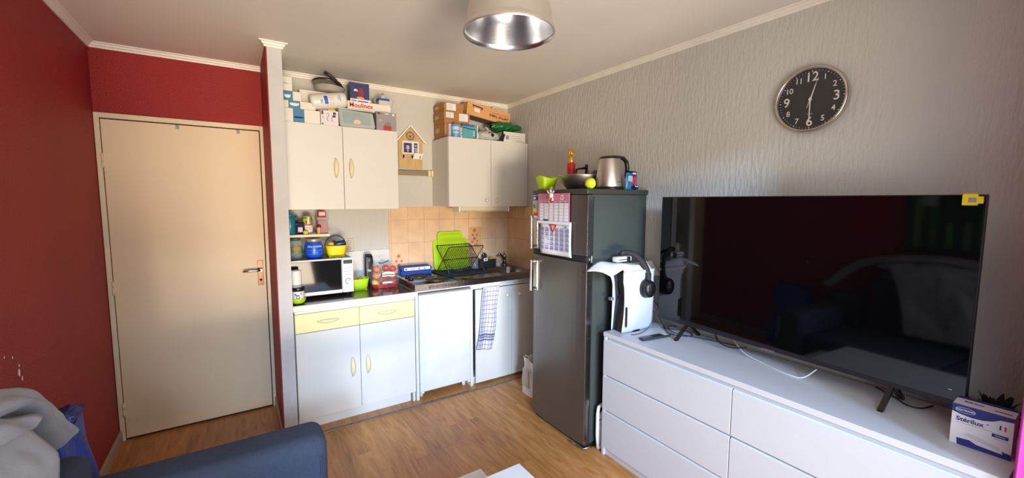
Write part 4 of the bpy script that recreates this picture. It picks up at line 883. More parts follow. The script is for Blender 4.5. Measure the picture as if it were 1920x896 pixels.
# on the microwave
def jar(name, label, x, y, z, r, h, body, lid, lidh, cat='jar', prof=None, prints=()):
    t = thing(name, label, cat, (x, y, z))
    b = B(); pr = prof or [(0, .003), (r*.85, .0), (r, .008), (r, h*.78), (r*.92, h*.86), (r*.80, h*.9), (r*.80, h-lidh)]
    b.lathe(pr, body, (x, y, z), 40)
    b.done('jar_body', t)
    b = B(); b.cyl((x, y, z+h-lidh), r*.84, lidh, lid, bev=.002, seg=36); b.done('lid', t); return t
jg = jar('glass_jar', 'clear glass jar with green lid and green label on the microwave', -1.962, -.235, MT_, .040, .150, glass('clear_jar_glass', (196, 210, 204), .32), pm('dark_green_lid', (34, 92, 60), .4), .016)
b = B(); b.lathe([(.0405, .045), (.0408, .046), (.0408, .092), (.0405, .093)], pm('green_label', (104, 150, 74), .5), (-1.962, -.235, MT_), 36); b.rect(-.022, .022, -.010, .010, pm('red_label_patch', (206, 70, 54), .5), FRONT(-1.962, -.2765, MT_+.077), .001); b.done('label', jg)
bj = jar('blue_tub', 'large blue screw jar with gold lid and white lettering on the microwave', -1.846, -.250, MT_, .060, .142, pm('blue_jar', (14, 84, 204), .3), pm('gold_lid', (196, 176, 132), .35, .5), .022, 'jar',
   [(0, .002), (.048, 0), (.056, .008), (.061, .035), (.062, .07), (.060, .098), (.052, .112), (.050, .120)])
b = B()
def wrap_text(b, s, size, m, cx, cy, r, z, spread):
    n_ = len(s)
    for i, ch in enumerate(s):
        a = -PI/2 + (i-(n_-1)/2)*spread
        if ch != ' ': b.text(ch, size, m, TM((cx+r*math.cos(a), cy+r*math.sin(a), z), (-math.sin(a), math.cos(a), 0), (0, 0, 1)), depth=.0005, bold=.0004)
wrap_text(b, 'COLLAGENE', .015, paper, -1.846, -.250, .0622, MT_+.088, .19)
wrap_text(b, 'LIMITED', .007, pm('label_pale_blue', (170, 200, 240), .5), -1.846, -.250, .0625, MT_+.045, .10)
for k in range(8):
    a = -PI/2 + (k-3.5)*.2; b.rect(-.005, .005, 0, .0012, pm('label_pale_blue', (170, 200, 240), .5), TM((-1.846+.0622*math.cos(a), -.25+.0622*math.sin(a), MT_+.033), (-math.sin(a), math.cos(a), 0), (0, 0, 1)), .0008)
    b.rect(-.007, .007, 0, .0012, pm('label_pale_blue', (170, 200, 240), .5), TM((-1.846+.0625*math.cos(a), -.25+.0625*math.sin(a), MT_+.060), (-math.sin(a), math.cos(a), 0), (0, 0, 1)), .0008)
b.done('lettering', bj)
t = thing('yellow_basket', 'bright yellow plastic basket with a black hoop handle on the microwave', 'basket', (-1.695, -.235, MT_)); yc_ = (-1.695, -.235)
def bask(u, v):
    a = u*2*PI; c, s = math.cos(a), math.sin(a); k = 1/(abs(c)**4+abs(s)**4)**.25
    r = .80+.20*v; return Vector((yc_[0]+c*k*.072*r, yc_[1]+s*k*.055*r, MT_+.004+.078*v))
b = B(); b.grid(bask, 48, 6, yellow); b.box(yc_[0]-.054, yc_[0]+.054, yc_[1]-.042, yc_[1]+.042, MT_, MT_+.005, yellow, .002); b.done('basket_body', t, solid=.003)
b = B(); b.tube([bask(k/48, 1)+Vector((0, 0, 0)) for k in range(48)], .0035, yellow, 8, closed=True); b.done('rim', t)
b = B(); b.tube([(yc_[0]-.074*math.cos(a), yc_[1]+.0, MT_+.080+.078*math.sin(a)) for a in [PI*k/20 for k in range(21)]], .0032, blackm, 8); b.done('handle', t)
b = B(); b.ball((-1.722, -.245, MT_+.094), .020, pm('mango_orange', (240, 176, 30), .45), (1.35, .8, .8)); tag(b.done('lemon'), 'orange-yellow lemon at the left inside the yellow basket', 'fruit')
b = B(); b.ball((-1.70, -.215, MT_+.100), .018, pm('avocado_green', (30, 84, 46), .6), (1.2, 1, 1)); tag(b.done('avocado'), 'dark green avocado behind the lemon in the yellow basket', 'fruit')
t = thing('drink_can', 'dark blue drink can lying in the yellow basket', 'can', (-1.675, -.255, MT_+.09))
Mc = Matrix.Translation((-1.71, -.258, MT_+.090)) @ Matrix.Rotation(math.radians(80), 4, 'Y') @ Matrix.Rotation(.1, 4, 'X')
b = B(); b.lathe([(.018, .002), (.0215, .008), (.0215, .075), (.018, .082), (0, .082)], pm('can_navy', (34, 50, 104), .3, .3), M=Mc, seg=28); b.done('can_body', t)
b = B(); b.lathe([(0, .003), (.015, .003), (.017, 0), (.0185, .002)], chrome, M=Mc, seg=28); b.box(-.004, .004, -.008, .008, .0, .003, chrome, M=Mc); b.done('can_end', t)
b = B(); b.box(-1.655, -1.632, -.245, -.215, MT_+.060, MT_+.105, pm('dark_green_packet', (40, 70, 56), .5), .006); tag(b.done('tea_packet'), 'dark green packet at the right inside the yellow basket', 'packet')
# ---- shelf items
SH = 1.323
t = thing('teal_pitcher', 'translucent teal bottle at the left end of the small shelf', 'bottle', (-1.988, -.19, SH))
b = B(); b.lathe([(0, .002), (.030, 0), (.034, .006), (.035, .115), (.030, .128), (.026, .132)], pm('teal_clear', (30, 130, 158), .25, alpha=.85), (-1.988, -.19, SH), 32); b.done('bottle_body', t)
b = B(); b.cyl((-1.988, -.19, SH+.130), .024, .012, pm('teal_cap', (24, 150, 176), .35), seg=24, bev=.002); b.cyl((-1.985, -.19, SH+.142), .009, .012, pm('teal_cap', (24, 150, 176), .35), seg=16); b.done('cap', t)
pouch('packet', 'dark violet crisp packet beside the teal bottle', -1.955, -1.895, -.20, SH, SH+.085, pm('dark_violet_foil', (44, 34, 66), .35), [(.25, .75, .2, .6, pm('silver_print', (190, 186, 200), .4))], rz=0)
b = B(); b.box(-1.955, -1.925, -.10, -.07, SH, SH+.125, pm('dark_brown_pack', (70, 50, 44), .5), .003); tag(b.done('brown_packet'), 'dark brown packet at the back of the small shelf', 'packet')
jj = jar('pickle_jar', 'glass jar of mixed vegetables with a white label on the shelf', -1.872, -.165, SH, .036, .132, pm('pickled_vegetables', (150, 160, 60), .25, var=(70, .9, (1, 1, .5))), pm('jar_lid_olive', (176, 168, 60), .4), .010)
b = B(); b.lathe([(.0365, .010), (.0368, .011), (.0368, .064), (.0365, .065)], paper, (-1.872, -.165, SH), 32); b.lathe([(.0370, .062), (.0372, .063), (.0372, .072), (.0370, .073)], pm('label_orange', (224, 84, 50), .5), (-1.872, -.165, SH), 32)
for z in (.048, .038, .028): b.rect(-.018, .018, z, z+.002, gl, FRONT(-1.872, -.2019, SH), .0008)
b.rect(-.006, .006, .075, .125, paper, FRONT(-1.868, -.2015, SH), .001); b.done('label', jj)
b = B(); b.ball((-1.893, -.228, SH+.0150), .0155, pm('lemon_yellow', (212, 204, 62), .5), (1.15, 1, 1)); tag(b.done('lemon'), 'small yellow-green lemon at the front of the shelf', 'fruit')
b = B()
for k in range(5): b.tube([(-1.872+k*.009, -.232, SH+.004), (-1.868+k*.009, -.228, SH+.008), (-1.864+k*.009, -.234, SH+.004)], .003, pm('wrapped_sweet', (206, 130, 120), .4), 6)
tag(b.done('sweet_wrappers'), 'small pink wrapped sweets lying between the lemon and the pepper mill', 'sweets')
t = thing('pepper_mill', 'small brown spice bottle with a dark red cap on the shelf', 'bottle', (-1.803, -.215, SH))
b = B(); b.lathe([(0, 0), (.011, 0), (.012, .004), (.015, .045), (.015, .050)], pm('spice_tan', (208, 160, 116), .4), (-1.803, -.215, SH), 24); b.done('bottle_body', t)
b = B(); b.lathe([(.016, .046), (.017, .050), (.016, .062), (.010, .068), (0, .068)], pm('dark_red_cap', (120, 18, 22), .35), (-1.803, -.215, SH), 24); b.done('cap', t)
t = thing('plastic_tub', 'clear pink-tinted plastic box at the right end of the small shelf', 'box', (-1.768, -.16, SH))
pkc = pm('pink_clear_plastic', (206, 136, 134), .2, alpha=.55)
b = B(); b.box(-1.806, -1.738, -.21, -.10, SH+.001, SH+.10, pkc, .004); b.done('box_body', t)
b = B(); b.box(-1.812, -1.732, -.216, -.094, SH+.10, SH+.122, pm('clear_lid', (196, 180, 178), .2, alpha=.55), .003); b.done('lid', t)
t = thing('red_box', 'red and white packet on top of the clear pink box', 'box', (-1.765, -.16, SH+.122))
b = B(); b.box(-1.800, -1.745, -.185, -.14, SH+.1225, SH+.170, pm('packet_red', (196, 42, 34), .4), .005); b.rect(-.022, .020, .012, .036, pm('packet_pale', (240, 200, 180), .5), FRONT(-1.772, -.1852, SH+.122), .0008); b.done('carton', t)
# ---- behind / right of the microwave
t = thing('lime_tray', 'lime green plastic tub with onions between microwave and apples', 'container', (-1.52, -.215, WT))
def tray(u, v):
    a = u*2*PI; c, s = math.cos(a), math.sin(a); k = 1/(abs(c)**4+abs(s)**4)**.25; r = .80+.20*v
    return Vector((-1.532+c*k*.074*r, -.215+s*k*.055*r, WT+.003+.085*v+.008*(abs(c)**6)*v))
b = B(); b.grid(tray, 48, 6, lime); b.box(-1.588, -1.476, -.256, -.174, WT, WT+.004, lime, .001); b.done('tub', t, solid=.003)
for k, (x, y, z, l) in enumerate(((-1.560, -.205, .082, 'brown onion at the left in the lime tub'), (-1.515, -.20, .074, 'pale onion at the right in the lime tub'))):
    t = thing('onion', l, 'onion', (x, y, WT+z-.02)); om = pm('onion_skin', (186, 136, 84), .5, bump=(20, .2, (6, 6, 1)))
    b = B(); b.lathe([(0, -.022), (.014, -.020), (.024, -.004), (.022, .010), (.010, .020), (.004, .028), (0, .032)], om, (x, y, WT+z), 24); b.done('bulb', t)
    b = B(); b.tube([(x, y, WT+z+.028), (x+.003, y, WT+z+.040)], .003, om, 6, rr=[.004, .001]); b.done('stem', t)
t = thing('black_bottle', 'tall black bottle with small white lettering behind the lime tub', 'bottle', (-1.420, -.105, WT))
b = B(); b.box(-1.452, -1.390, -.125, -.070, WT, WT+.245, black, .010, 3); b.done('bottle_body', t)
b = B(); b.box(-1.446, -1.396, -.121, -.074, WT+.244, WT+.258, blackm, .005); b.done('cap', t)
b = B(); b.text('Bgs', .022, paper, FRONT(-1.421, -.1252, WT+.128), bold=.0005); b.rect(-.006, .006, .20, .222, gl, FRONT(-1.421, -.1252, WT), .0006); b.done('lettering', t)
# apples: each an object of its own inside one net bag
am = [pm('apple_red', (196, 52, 36), .35, var=(14, .35, (1, 1, .5))), pm('apple_orange', (222, 128, 66), .35, var=(10, .2, (1, 1, .5))), pm('apple_yellow', (226, 180, 84), .35, var=(10, .2, (1, 1, .5)))]
stemm = pm('apple_stem', (86, 60, 36), .7)
spots = [(-1.405, -.235, .034, 2), (-1.338, -.250, .033, 0), (-1.270, -.240, .033, 0), (-1.395, -.180, .034, 1), (-1.330, -.180, .034, 1), (-1.262, -.175, .034, 0),
         (-1.395, -.222, .092, 1), (-1.330, -.225, .092, 0), (-1.266, -.220, .092, 1), (-1.378, -.180, .140, 1), (-1.308, -.190, .144, 0), (-1.252, -.185, .134, 0)]
where = ['at the lower left', 'at the bottom middle', 'at the lower right', 'at the back left of the bottom layer', 'at the back middle of the bottom layer', 'at the back right of the bottom layer', 'at the left of the middle layer', 'in the centre of the middle layer', 'at the right of the middle layer', 'at the upper left', 'at the very top', 'at the upper right']
protos = {}
for (x, y, z, k), wh in zip(spots, where):
    cname = ('red', 'orange-red', 'yellow')[k]; loc = Vector((x, y, WT+z+.002))
    if k not in protos:
        t = thing('apple', '', 'apple', loc, group='apples in the net bag', local=True)
        b = B(); b.lathe([(0, -.020), (.009, -.0245), (.020, -.023), (.0285, -.007), (.0295, .006), (.024, .018), (.013, .0245), (.005, .021), (0, .016)], am[k], (0, 0, 0), 28); b.done('flesh', t)
        b = B(); b.tube([(0, 0, .018), (.002, 0, .026), (.005, 0, .034)], .0015, stemm, 6); b.done('stem', t)
        protos[k] = t
    else:
        s_ = protos[k]; t = s_.copy(); COL.objects.link(t); t.location = loc
        for ch in list(s_.children):
            c_ = ch.copy(); c_.parent = t; COL.objects.link(c_)
    t.rotation_euler = (random.uniform(-.5, .5), random.uniform(-.5, .5), random.uniform(0, 6)); t['label'] = cname + ' apple ' + wh + ' in the net bag'
t = thing('apple_bag', 'clear plastic bag of red apples with a white oval label on the worktop', 'bag', (-1.325, -.21, WT))
film = pm('clear_film', (240, 236, 232), .12, alpha=.07)
def bagap(u, v):
    a = u*2*PI; c, s = math.cos(a), math.sin(a); k = 1/(abs(c)**3.2+abs(s)**3.2)**(1/3.2)
    w_ = (1-.10*abs(v*2-1)**3) if v < .72 else (1-.10)*(1-((v-.72)/.28)**1.2*.30); d_ = 1 if v < .65 else 1-(v-.65)/.35*.85
    return Vector((-1.328+c*k*.114*w_*(1+.02*math.sin(9*a)), -.212+s*k*.078*d_+.02*(1-d_), WT+.001+.205*v+.006*math.sin(7*a)*v))
b = B(); b.grid(bagap, 64, 20, film); b.done('film', t)
rb = pm('bag_red_print', (212, 48, 34), .3, alpha=.85)
b = B(); b.grid(lambda u, v: bagap(.53+.44*u, .02+(.10+.04*math.sin(u*8))*v)+Vector((0, -.002, 0)), 30, 4, rb)
b.grid(lambda u, v: bagap(.70+.10*u, .18+.07*v)+Vector((0, -.0025, 0)), 8, 4, pm('bag_white_print', (222, 214, 214), .4, alpha=.9)); b.grid(lambda u, v: bagap(.70+.13*u, .45+.18*v)+Vector((0, -.0025, 0)), 8, 4, pm('bag_oval_print', (214, 214, 196), .4, alpha=.92))
b.grid(lambda u, v: bagap(.705+.12*u, .50+.035*v)+Vector((0, -.004, 0)), 8, 2, pm('bag_green_print', (66, 90, 60), .5)); b.done('print', t)
b = B(); b.tube([(-1.372, -.215, WT+.198), (-1.345, -.218, WT+.192), (-1.312, -.215, WT+.202), (-1.290, -.212, WT+.210)], .004, black, 6); b.done('tie', t)
# egg box
t = thing('egg_box', 'long blue egg box with a white label at the back of the steel top', 'egg box', (-1.025, -.085, SZ))
eb_ = pm('egg_box_blue', (46, 78, 158), .8, bump=(90, .3, (1, 1, 1)))
b = B(); b.box(-1.160, -.885, -.140, -.030, SZ+.001, SZ+.040, eb_, .010, 3)
for k in range(5):
    for y in (-.112, -.058): b.ball((-1.132+k*.054, y, SZ+.018), .022, eb_, (1, 1, .75), 14)
b.done('tray', t)
b = B(); b.box(-1.160, -.885, -.142, -.028, SZ+.040, SZ+.078, eb_, .014, 3); b.rect(-.115, .118, .046, .072, paper, FRONT(-1.022, -.1425, SZ), .0008)
M0 = FRONT(-1.022, -.1432, SZ); b.rect(-.105, -.092, .052, .064, navy, M0); b.text('OEUFS', .014, ink, M0 @ Matrix.Translation((-.04, .058, 0))); b.rect(.01, .022, .052, .066, pm('label_rose', (200, 70, 90), .5), M0); b.rect(.06, .075, .052, .064, pm('print_green', (110, 170, 60), .5), M0); b.done('lid', t)
# cutting boards
def board(label, x0, x1, z0, z1, y0, y1):
    W, H = x1-x0, math.hypot(z1-z0, y1-y0); t = thing('chopping_board', label, 'chopping board', ((x0+x1)/2, y0, z0)); Mb = TM(((x0+x1)/2, y0, z0), (1, 0, 0), (0, (y1-y0), (z1-z0)))
    b = B(); b.prism(rrect(0, H/2, W/2, H/2, .030), .008, lime, Mb, .0015); b.done('board', t)
    b = B(); P = [Mb @ Vector((x, y, .0082)) for x, y in rrect(0, H/2, W/2-.022, H/2-.022, .022)]; b.tube(P, .0022, pm('lime_groove', (150, 190, 14), .35), 6, closed=True); b.done('groove', t)
board('wide lime green chopping board leaning behind the dish rack', -.825, -.475, .938, 1.213, -.050, -.014)
board('narrower taller lime green chopping board in front of the wide one', -.785, -.530, .938, 1.285, -.062, -.024)
# drain mat and rack
b = B(); b.box(-.862, -.398, -.360, -.045, SZ+.0005, SZ+.006, blackm, .002)
for k in range(14): b.box(-.85, -.41, -.350+k*.0225, -.345+k*.0225, SZ+.006, SZ+.008, blackm)
b.box(-.862, -.398, -.360, -.352, SZ, SZ+.011, blackm, .001); b.box(-.862, -.398, -.053, -.045, SZ, SZ+.011, blackm, .001); b.box(-.862, -.854, -.360, -.045, SZ, SZ+.011, blackm, .001); b.box(-.406, -.398, -.360, -.045, SZ, SZ+.011, blackm, .001)
tag(b.done('drainer_mat'), 'black ribbed draining tray under the dish rack', 'tray')
t = thing('dish_rack', 'folding black wire dish rack standing on the draining tray', 'dish rack', (-.62, -.2, SZ+.009))
wm = pm('rack_wire', (34, 34, 36), .3, .5); ZB = SZ+.012
A0, A1 = Vector((0, -.045, 1.163)), Vector((0, -.338, ZB)); B0, B1 = Vector((0, -.318, 1.172)), Vector((0, -.070, ZB)); XA, XB = -.802, -.458
def fr(P0, P1, name, n):
    b = B(); f = lambda x, q: Vector((x, 0, 0)) + P0.lerp(P1, q)
    b.tube([f(XA, 1), f(XA, .08), f(XA+.004, .02), f(XA+.014, 0), f(XB-.014, 0), f(XB-.004, .02), f(XB, .08), f(XB, 1)], .0040, wm, 8)
    for q in (.52, .93) if name == 'front_frame' else (.52, .90): b.tube([f(XA, q), f(XB, q)], .0022, wm, 6)
    fo = b.done(name, t)
    for k in range(n):
        x = XA + (XB-XA)*(k+1)/(n+1); b = B(); b.tube([f(x, 0), f(x, .90)], .0021, wm, 5); b.done('wire', fo)
fr(A0, A1, 'rear_frame', 18); fr(B0, B1, 'front_frame', 18)
b = B(); b.tube([(XA, -.215, 1.045), (XA+.004, -.375, ZB+.055), (XA+.012, -.385, ZB+.052), (XB-.012, -.385, ZB+.052), (XB-.004, -.375, ZB+.055), (XB, -.215, 1.045)], .0022, wm, 6); b.done('cutlery_bar', t)
t = thing('drinking_glass', 'clear upturned drinking glass at the right end of the dish rack', 'glass', (-.43, -.115, SZ))
b = B(); b.lathe([(.034, 0), (.033, .002), (.028, .105), (.027, .112), (0, .113)], glass('clear_glass', (214, 214, 210), .30, .04), (-.432, -.100, SZ+.009), 32); b.lathe([(.034, 0), (.0355, .003), (.034, .006)], glass('clear_glass_rim', (226, 226, 222), .7, .04), (-.432, -.100, SZ+.009), 32); b.done('glass_body', t)
t = thing('black_tub', 'black rectangular washing-up caddy beside the tap', 'caddy', (-.30, -.075, SZ))
b = B(); b.box(-.392, -.210, -.118, -.030, SZ+.0005, SZ+.006, blackm, .001)
for a in ((-.392, -.210, -.118, -.112), (-.392, -.210, -.036, -.030), (-.392, -.386, -.118, -.030), (-.216, -.210, -.118, -.030)): b.box(*a, SZ+.006, SZ+.078, blackm, .002)
b.box(-.398, -.204, -.124, -.112, SZ+.074, SZ+.082, blackm, .002); b.done('caddy_body', t)
t = thing('dish_brush', 'grey and black round brush standing in the black caddy', 'brush', (-.325, -.08, SZ+.006))
b = B(); b.tube([(-.325, -.075, SZ+.010), (-.322, -.075, SZ+.085)], .007, black); b.done('handle', t)
b = B(); b.ball((-.315, -.075, SZ+.115), .026, pm('brush_dark', (50, 50, 54), .7, bump=(200, .8, (1, 1, 1))), (1, .8, 1.1)); b.lathe([(0, .0), (.008, 0), (.009, .012), (0, .014)], chrome, M=FRONT(-.338, -.098, SZ+.130), seg=14); b.done('brush_head', t)
b = B(); b.box(-.350, -.308, -.128, -.122, SZ+.070, SZ+.098, paper, .002); b.rect(-.014, .014, .004, .018, gl, FRONT(-.329, -.1282, SZ+.074), .0006); b.box(-.35, -.308, -.122, -.119, SZ+.07, SZ+.09, paper); tag(b.done('white_sachet'), 'small white sachet hooked on the edge of the black caddy', 'packet')
b = B(); b.box(-.268, -.222, -.100, -.050, SZ+.055, SZ+.098, pm('sponge_ochre', (196, 150, 56), .95, bump=(150, .8, (1, 1, 1))), .006); tag(b.done('sponge'), 'ochre yellow sponge at the right of the black caddy', 'sponge')
t = thing('soap_bottle', 'small clear pinkish soap bottle next to the tap', 'bottle', (-.165, -.09, SZ))
b = B(); b.lathe([(0, 0), (.024, 0), (.030, .010), (.030, .030), (.020, .046), (.009, .054), (.009, .062), (0, .062)], pm('soap_pinkish', (196, 160, 146), .2, alpha=.9), (-.172, -.095, SZ+.0005), 28); b.done('bottle_body', t)
# wall decals of cork/hooks behind the rack
t = thing('suction_hook', 'small pale suction hook with a wooden peg on the tiles behind the rack', 'hook', (-.40, -.01, 1.13))
b = B(); b.lathe([(0, .006), (.014, .004), (.018, 0)], glass('hook_clear', (220, 210, 200), .6), M=FRONT(-.405, -.0085, 1.14), seg=20); b.tube([(-.405, -.014, 1.14), (-.405, -.024, 1.12), (-.40, -.028, 1.105)], .005, pm('hook_pale', (214, 204, 196), .4)); b.done('hook_body', t)
b = B(); b.ball((-.425, -.016, 1.135), .010, pm('hook_wood', (180, 126, 66), .6), (.7, .5, 1.6)); b.done('peg', t)
b = B(); b.ball((-.365, -.016, 1.145), .010, pm('hook_wood', (180, 126, 66), .6), (.7, .7, 1.8)); tag(b.done('wooden_peg'), 'lone wooden peg on the tiles right of the rack', 'peg')
# tea towel
t = thing('tea_towel', 'white and grey checked tea towel hanging on the sink cupboard door', 'towel', (-.57, -.56, .84))
def tow(u, v):
    # v 0 bottom -> 1 top
    top = Vector((-.605+.165*u, 0, .838)); bot = Vector((-.680+.158*u, 0, .325-.025*u)); p = bot.lerp(top, v)
    y = -.560 - .010*math.sin(u*PI*3.2+.5)*(1-v*.7) - .004*math.sin(v*9+u*5) - .004 - .018*(1-v)*.5; p.x += .008*math.sin(v*5); return Vector((p.x, y, p.z))
b = B(); b.grid(tow, 26, 50, check_mat(), uv=True); b.done('towel_cloth', t, solid=.0025)
b = B(); b.grid(lambda u, v: Vector((-.606+.165*u, -.5665+.030*v, .838+.004*math.sin(v*PI))), 10, 4, pm('towel_fold', (216, 212, 218), .9)); b.done('top_fold', t, solid=.002)

# ================================================================ ON THE LEFT WALL CABINET
CT = 2.1005
wb_ = pm('carton_offwhite', (226, 220, 206), .6); bl = pm('carton_blue_band', (62, 122, 160), .5)
def carton(name, label, x0, x1, y0, y1, z0, z1, m, prints=(), cat='box', group=None, lid=True, text=()):
    t = thing(name, label, cat, ((x0+x1)/2, y0, z0), group=group)
    b = B(); b.box(x0, x1, y0, y1, z0, z1, m, .0015)
    b.done('carton', t)
    b = B(); M0 = FRONT(x0, y0, z0); W, H = x1-x0, z1-z0
    for (a, c, e, f, pmat) in prints: b.rect(a*W, c*W, e*H, f*H, pmat, M0, .0008)
    for (s, sz, m_, px, pz) in text: b.text(s, sz, m_, M0 @ Matrix.Translation((px*W, pz*H, .0009)))
    if lid: b.rect(0, W, H-.0012, H-.0004, pm('carton_flap_line', (150, 140, 126), .8), M0, .0006)
    if len(b.mats): b.done('printed_face', t)
    return t
carton('carton', 'white carton with blue band, bottom of the stack beside the column', -2.026, -1.784, -.330, -.04, CT, CT+.092, wb_, [(.300, .590, 0, 1, bl), (.32, .56, .35, .42, paper)], group='blue-banded cartons')
c2 = carton('carton', 'white carton with blue band and white dish print, second in the stack', -2.026, -1.812, -.332, -.06, CT+.0925, CT+.143, wb_, [(.220, .560, 0, 1, bl)], group='blue-banded cartons')
b = B(); b.prism([(-.030, .010), (.030, .010), (.026, -.004), (.012, -.010), (-.012, -.010), (-.026, -.004)], .0012, paper, FRONT(-1.942, -.3325, CT+.118)); b.done('dish_print', c2)
c3 = carton('carton', 'white carton with a wide blue end, third in the stack', -2.026, -1.898, -.330, -.06, CT+.1435, CT+.205, wb_, [(0, .600, 0, 1, bl)], group='blue-banded cartons')
b = B(); b.prism([(-.020, .008), (.020, .008), (.018, -.006), (.008, -.014), (-.008, -.014), (-.018, -.006)], .0012, paper, FRONT(-1.982, -.3305, CT+.172)); b.done('dish_print', c3)
carton('carton', 'tall plain white carton at the top of the stack under the ceiling', -2.026, -1.950, -.325, -.08, CT+.2055, CT+.300, wb_, [(.1, .7, .5, .53, gl)])
carton('carton', 'plain white carton behind the paper roll on the left cabinet', -1.892, -1.640, -.200, -.03, CT+.1435, CT+.257, wb_, [(.25, .5, .35, .37, gl)])
carton('carton', 'white carton mostly hidden behind the photo box, under the kitchen roll', -1.780, -1.670, -.250, -.03, CT, CT+.1430, wb_)
# big wrapped roll
t = thing('kitchen_roll', 'large white wrapped kitchen roll lying on the cartons', 'roll', (-1.71, -.26, CT+.10))
Mr = Matrix.Translation((-1.842, -.300, CT+.152)) @ Matrix.Rotation(math.radians(79), 4, 'Y') @ Matrix.Rotation(0, 4, 'X')
wrapm = pm('wrapped_paper_white', (226, 222, 214), .35, bump=(25, .2, (1, 1, 1)))
b = B(); b.lathe([(0, .004), (.015, .004), (.035, .0), (.048, .006), (.053, .020), (.054, .22), (.050, .238), (.03, .246), (0, .244)], wrapm, M=Mr, seg=44); b.done('roll_body', t)
b = B()
def onroll(a0, a1, z0, z1, m, r=.0546): b.grid(lambda u, v: Mr @ Vector((r*math.cos(a0+(a1-a0)*u), r*math.sin(a0+(a1-a0)*u), z0+(z1-z0)*v)), 10, 2, m)
pbk = pm('roll_blue_print', (40, 92, 200), .4); plb = pm('roll_pale_print', (150, 174, 214), .5); ppk = pm('roll_pink_print', (220, 180, 186), .5)
A = -PI/2
onroll(A-.55, A+.50, .088, .112, pbk); onroll(A-.10, A+.35, .062, .078, plb); onroll(A-.60, A+.30, .190, .199, plb); onroll(A-.35, A+.15, .180, .186, plb)
for k in range(5): onroll(A-.55+k*.26, A-.42+k*.26, .120, .134, ppk); onroll(A-.55+k*.26, A-.36+k*.26, .142, .150, ppk)
b.done('printed_wrapper', t)
# pans on the pile
t = thing('frying_pan', 'stacked grey frying pan with a black handle pointing up at the ceiling', 'frying pan', (-1.68, -.16, CT+.257))
pg = pm('pan_grey', (186, 180, 172), .4, .3); pd = pm('pan_black', (34, 32, 32), .35)
Mp = Matrix.Translation((-1.685, -.155, CT+.262)) @ Matrix.Rotation(.05, 4, 'Y')
b = B(); b.lathe([(0, 0), (.085, 0), (.098, .010), (.108, .040), (.111, .042), (.106, .038), (.096, .012), (.084, .004), (0, .004)], pg, M=Mp, seg=48); b.done('pan_body', t)
b = B(); b.tube([(-1.59, -.20, CT+.300), (-1.625, -.24, CT+.312), (-1.66, -.255, CT+.338), (-1.70, -.265, CT+.366), (-1.735, -.27, CT+.382)], .010, pd, 10, rr=[.006, .009, .012, .012, .010], flat=1.2); b.done('handle', t)
t = thing('pan_cover', 'dark-rimmed steel cover resting slanted on the frying pan', 'pan cover', (-1.70, -.16, CT+.305))
Ml = Matrix.Translation((-1.700, -.165, CT+.322)) @ Matrix.Rotation(.10, 4, 'Y') @ Matrix.Rotation(-.12, 4, 'X')
b = B(); b.lathe([(.100, 0), (.100, .012), (.096, .014), (.060, .030), (.018, .036), (0, .036)], pm('lid_pale', (206, 198, 184), .3, .4), M=Ml, seg=48); b.done('lid_plate', t)
b = B(); b.lathe([(.101, -.002), (.1045, .004), (.101, .012)], pd, M=Ml, seg=48); b.done('rim', t)
# photo box
t = carton('photo_box', 'small white box with grey photo panels in front of the kitchen roll', -1.781, -1.664, -.338, -.258, CT, CT+.103, pm('box_white_pink', (222, 214, 216), .5), [(.04, .16, .70, .96, pm('dark_mauve', (92, 66, 84), .5)), (.06, .14, .03, .12, ink), (.70, .86, .74, .90, ink), (.66, .84, .56, .70, ink), (.60, .64, .25, .55, gl)])
b = B(); M0 = FRONT(-1.781, -.339, CT)
for pts in ([(.035, .075), (.05, .085), (.055, .07), (.045, .055), (.04, .04), (.05, .03)], [(.012, .06), (.018, .052), (.012, .045)]): b.tube([M0 @ Vector((x, z, .001)) for x, z in pts], .0016, gl, 5)
b.done('outline_drawing', t)
b = B(); b.box(-1.725, -1.672, -.300, -.27, CT+.1035, CT+.119, yellow, .003); tag(b.done('yellow_packet'), 'yellow packet squeezed between the photo box and the kitchen roll', 'packet')
# translucent container
t = thing('storage_container', 'translucent plastic food container with peach print on the left cabinet', 'container', (-1.53, -.25, CT))
cc = pm('translucent_container', (198, 204, 196), .25, alpha=.72)
b = B(); M0 = FRONT(-1.655, -.16, CT)
b.prism([(.014, .002), (.246, .002), (.256, .012), (.238, .118), (-.004, .128), (.004, .012)], .165, cc, M0, .006); b.done('container_body', t)
b = B(); b.prism([(.030, .028), (.222, .028), (.216, .105), (.020, .112)], .003, pm('container_blue_inside', (158, 178, 178), .4, alpha=.8), FRONT(-1.655, -.3255, CT)); b.prism([(.095, .032), (.145, .030), (.150, .05), (.13, .062), (.105, .058)], .001, pm('peach_print', (236, 186, 156), .5), FRONT(-1.655, -.3288, CT)); b.done('front_panel', t)
b = B(); b.box(-1.664, -1.413, -.330, -.155, CT+.1275, CT+.136, pm('container_lid', (214, 214, 204), .3, alpha=.9), .004); b.done('lid', t)
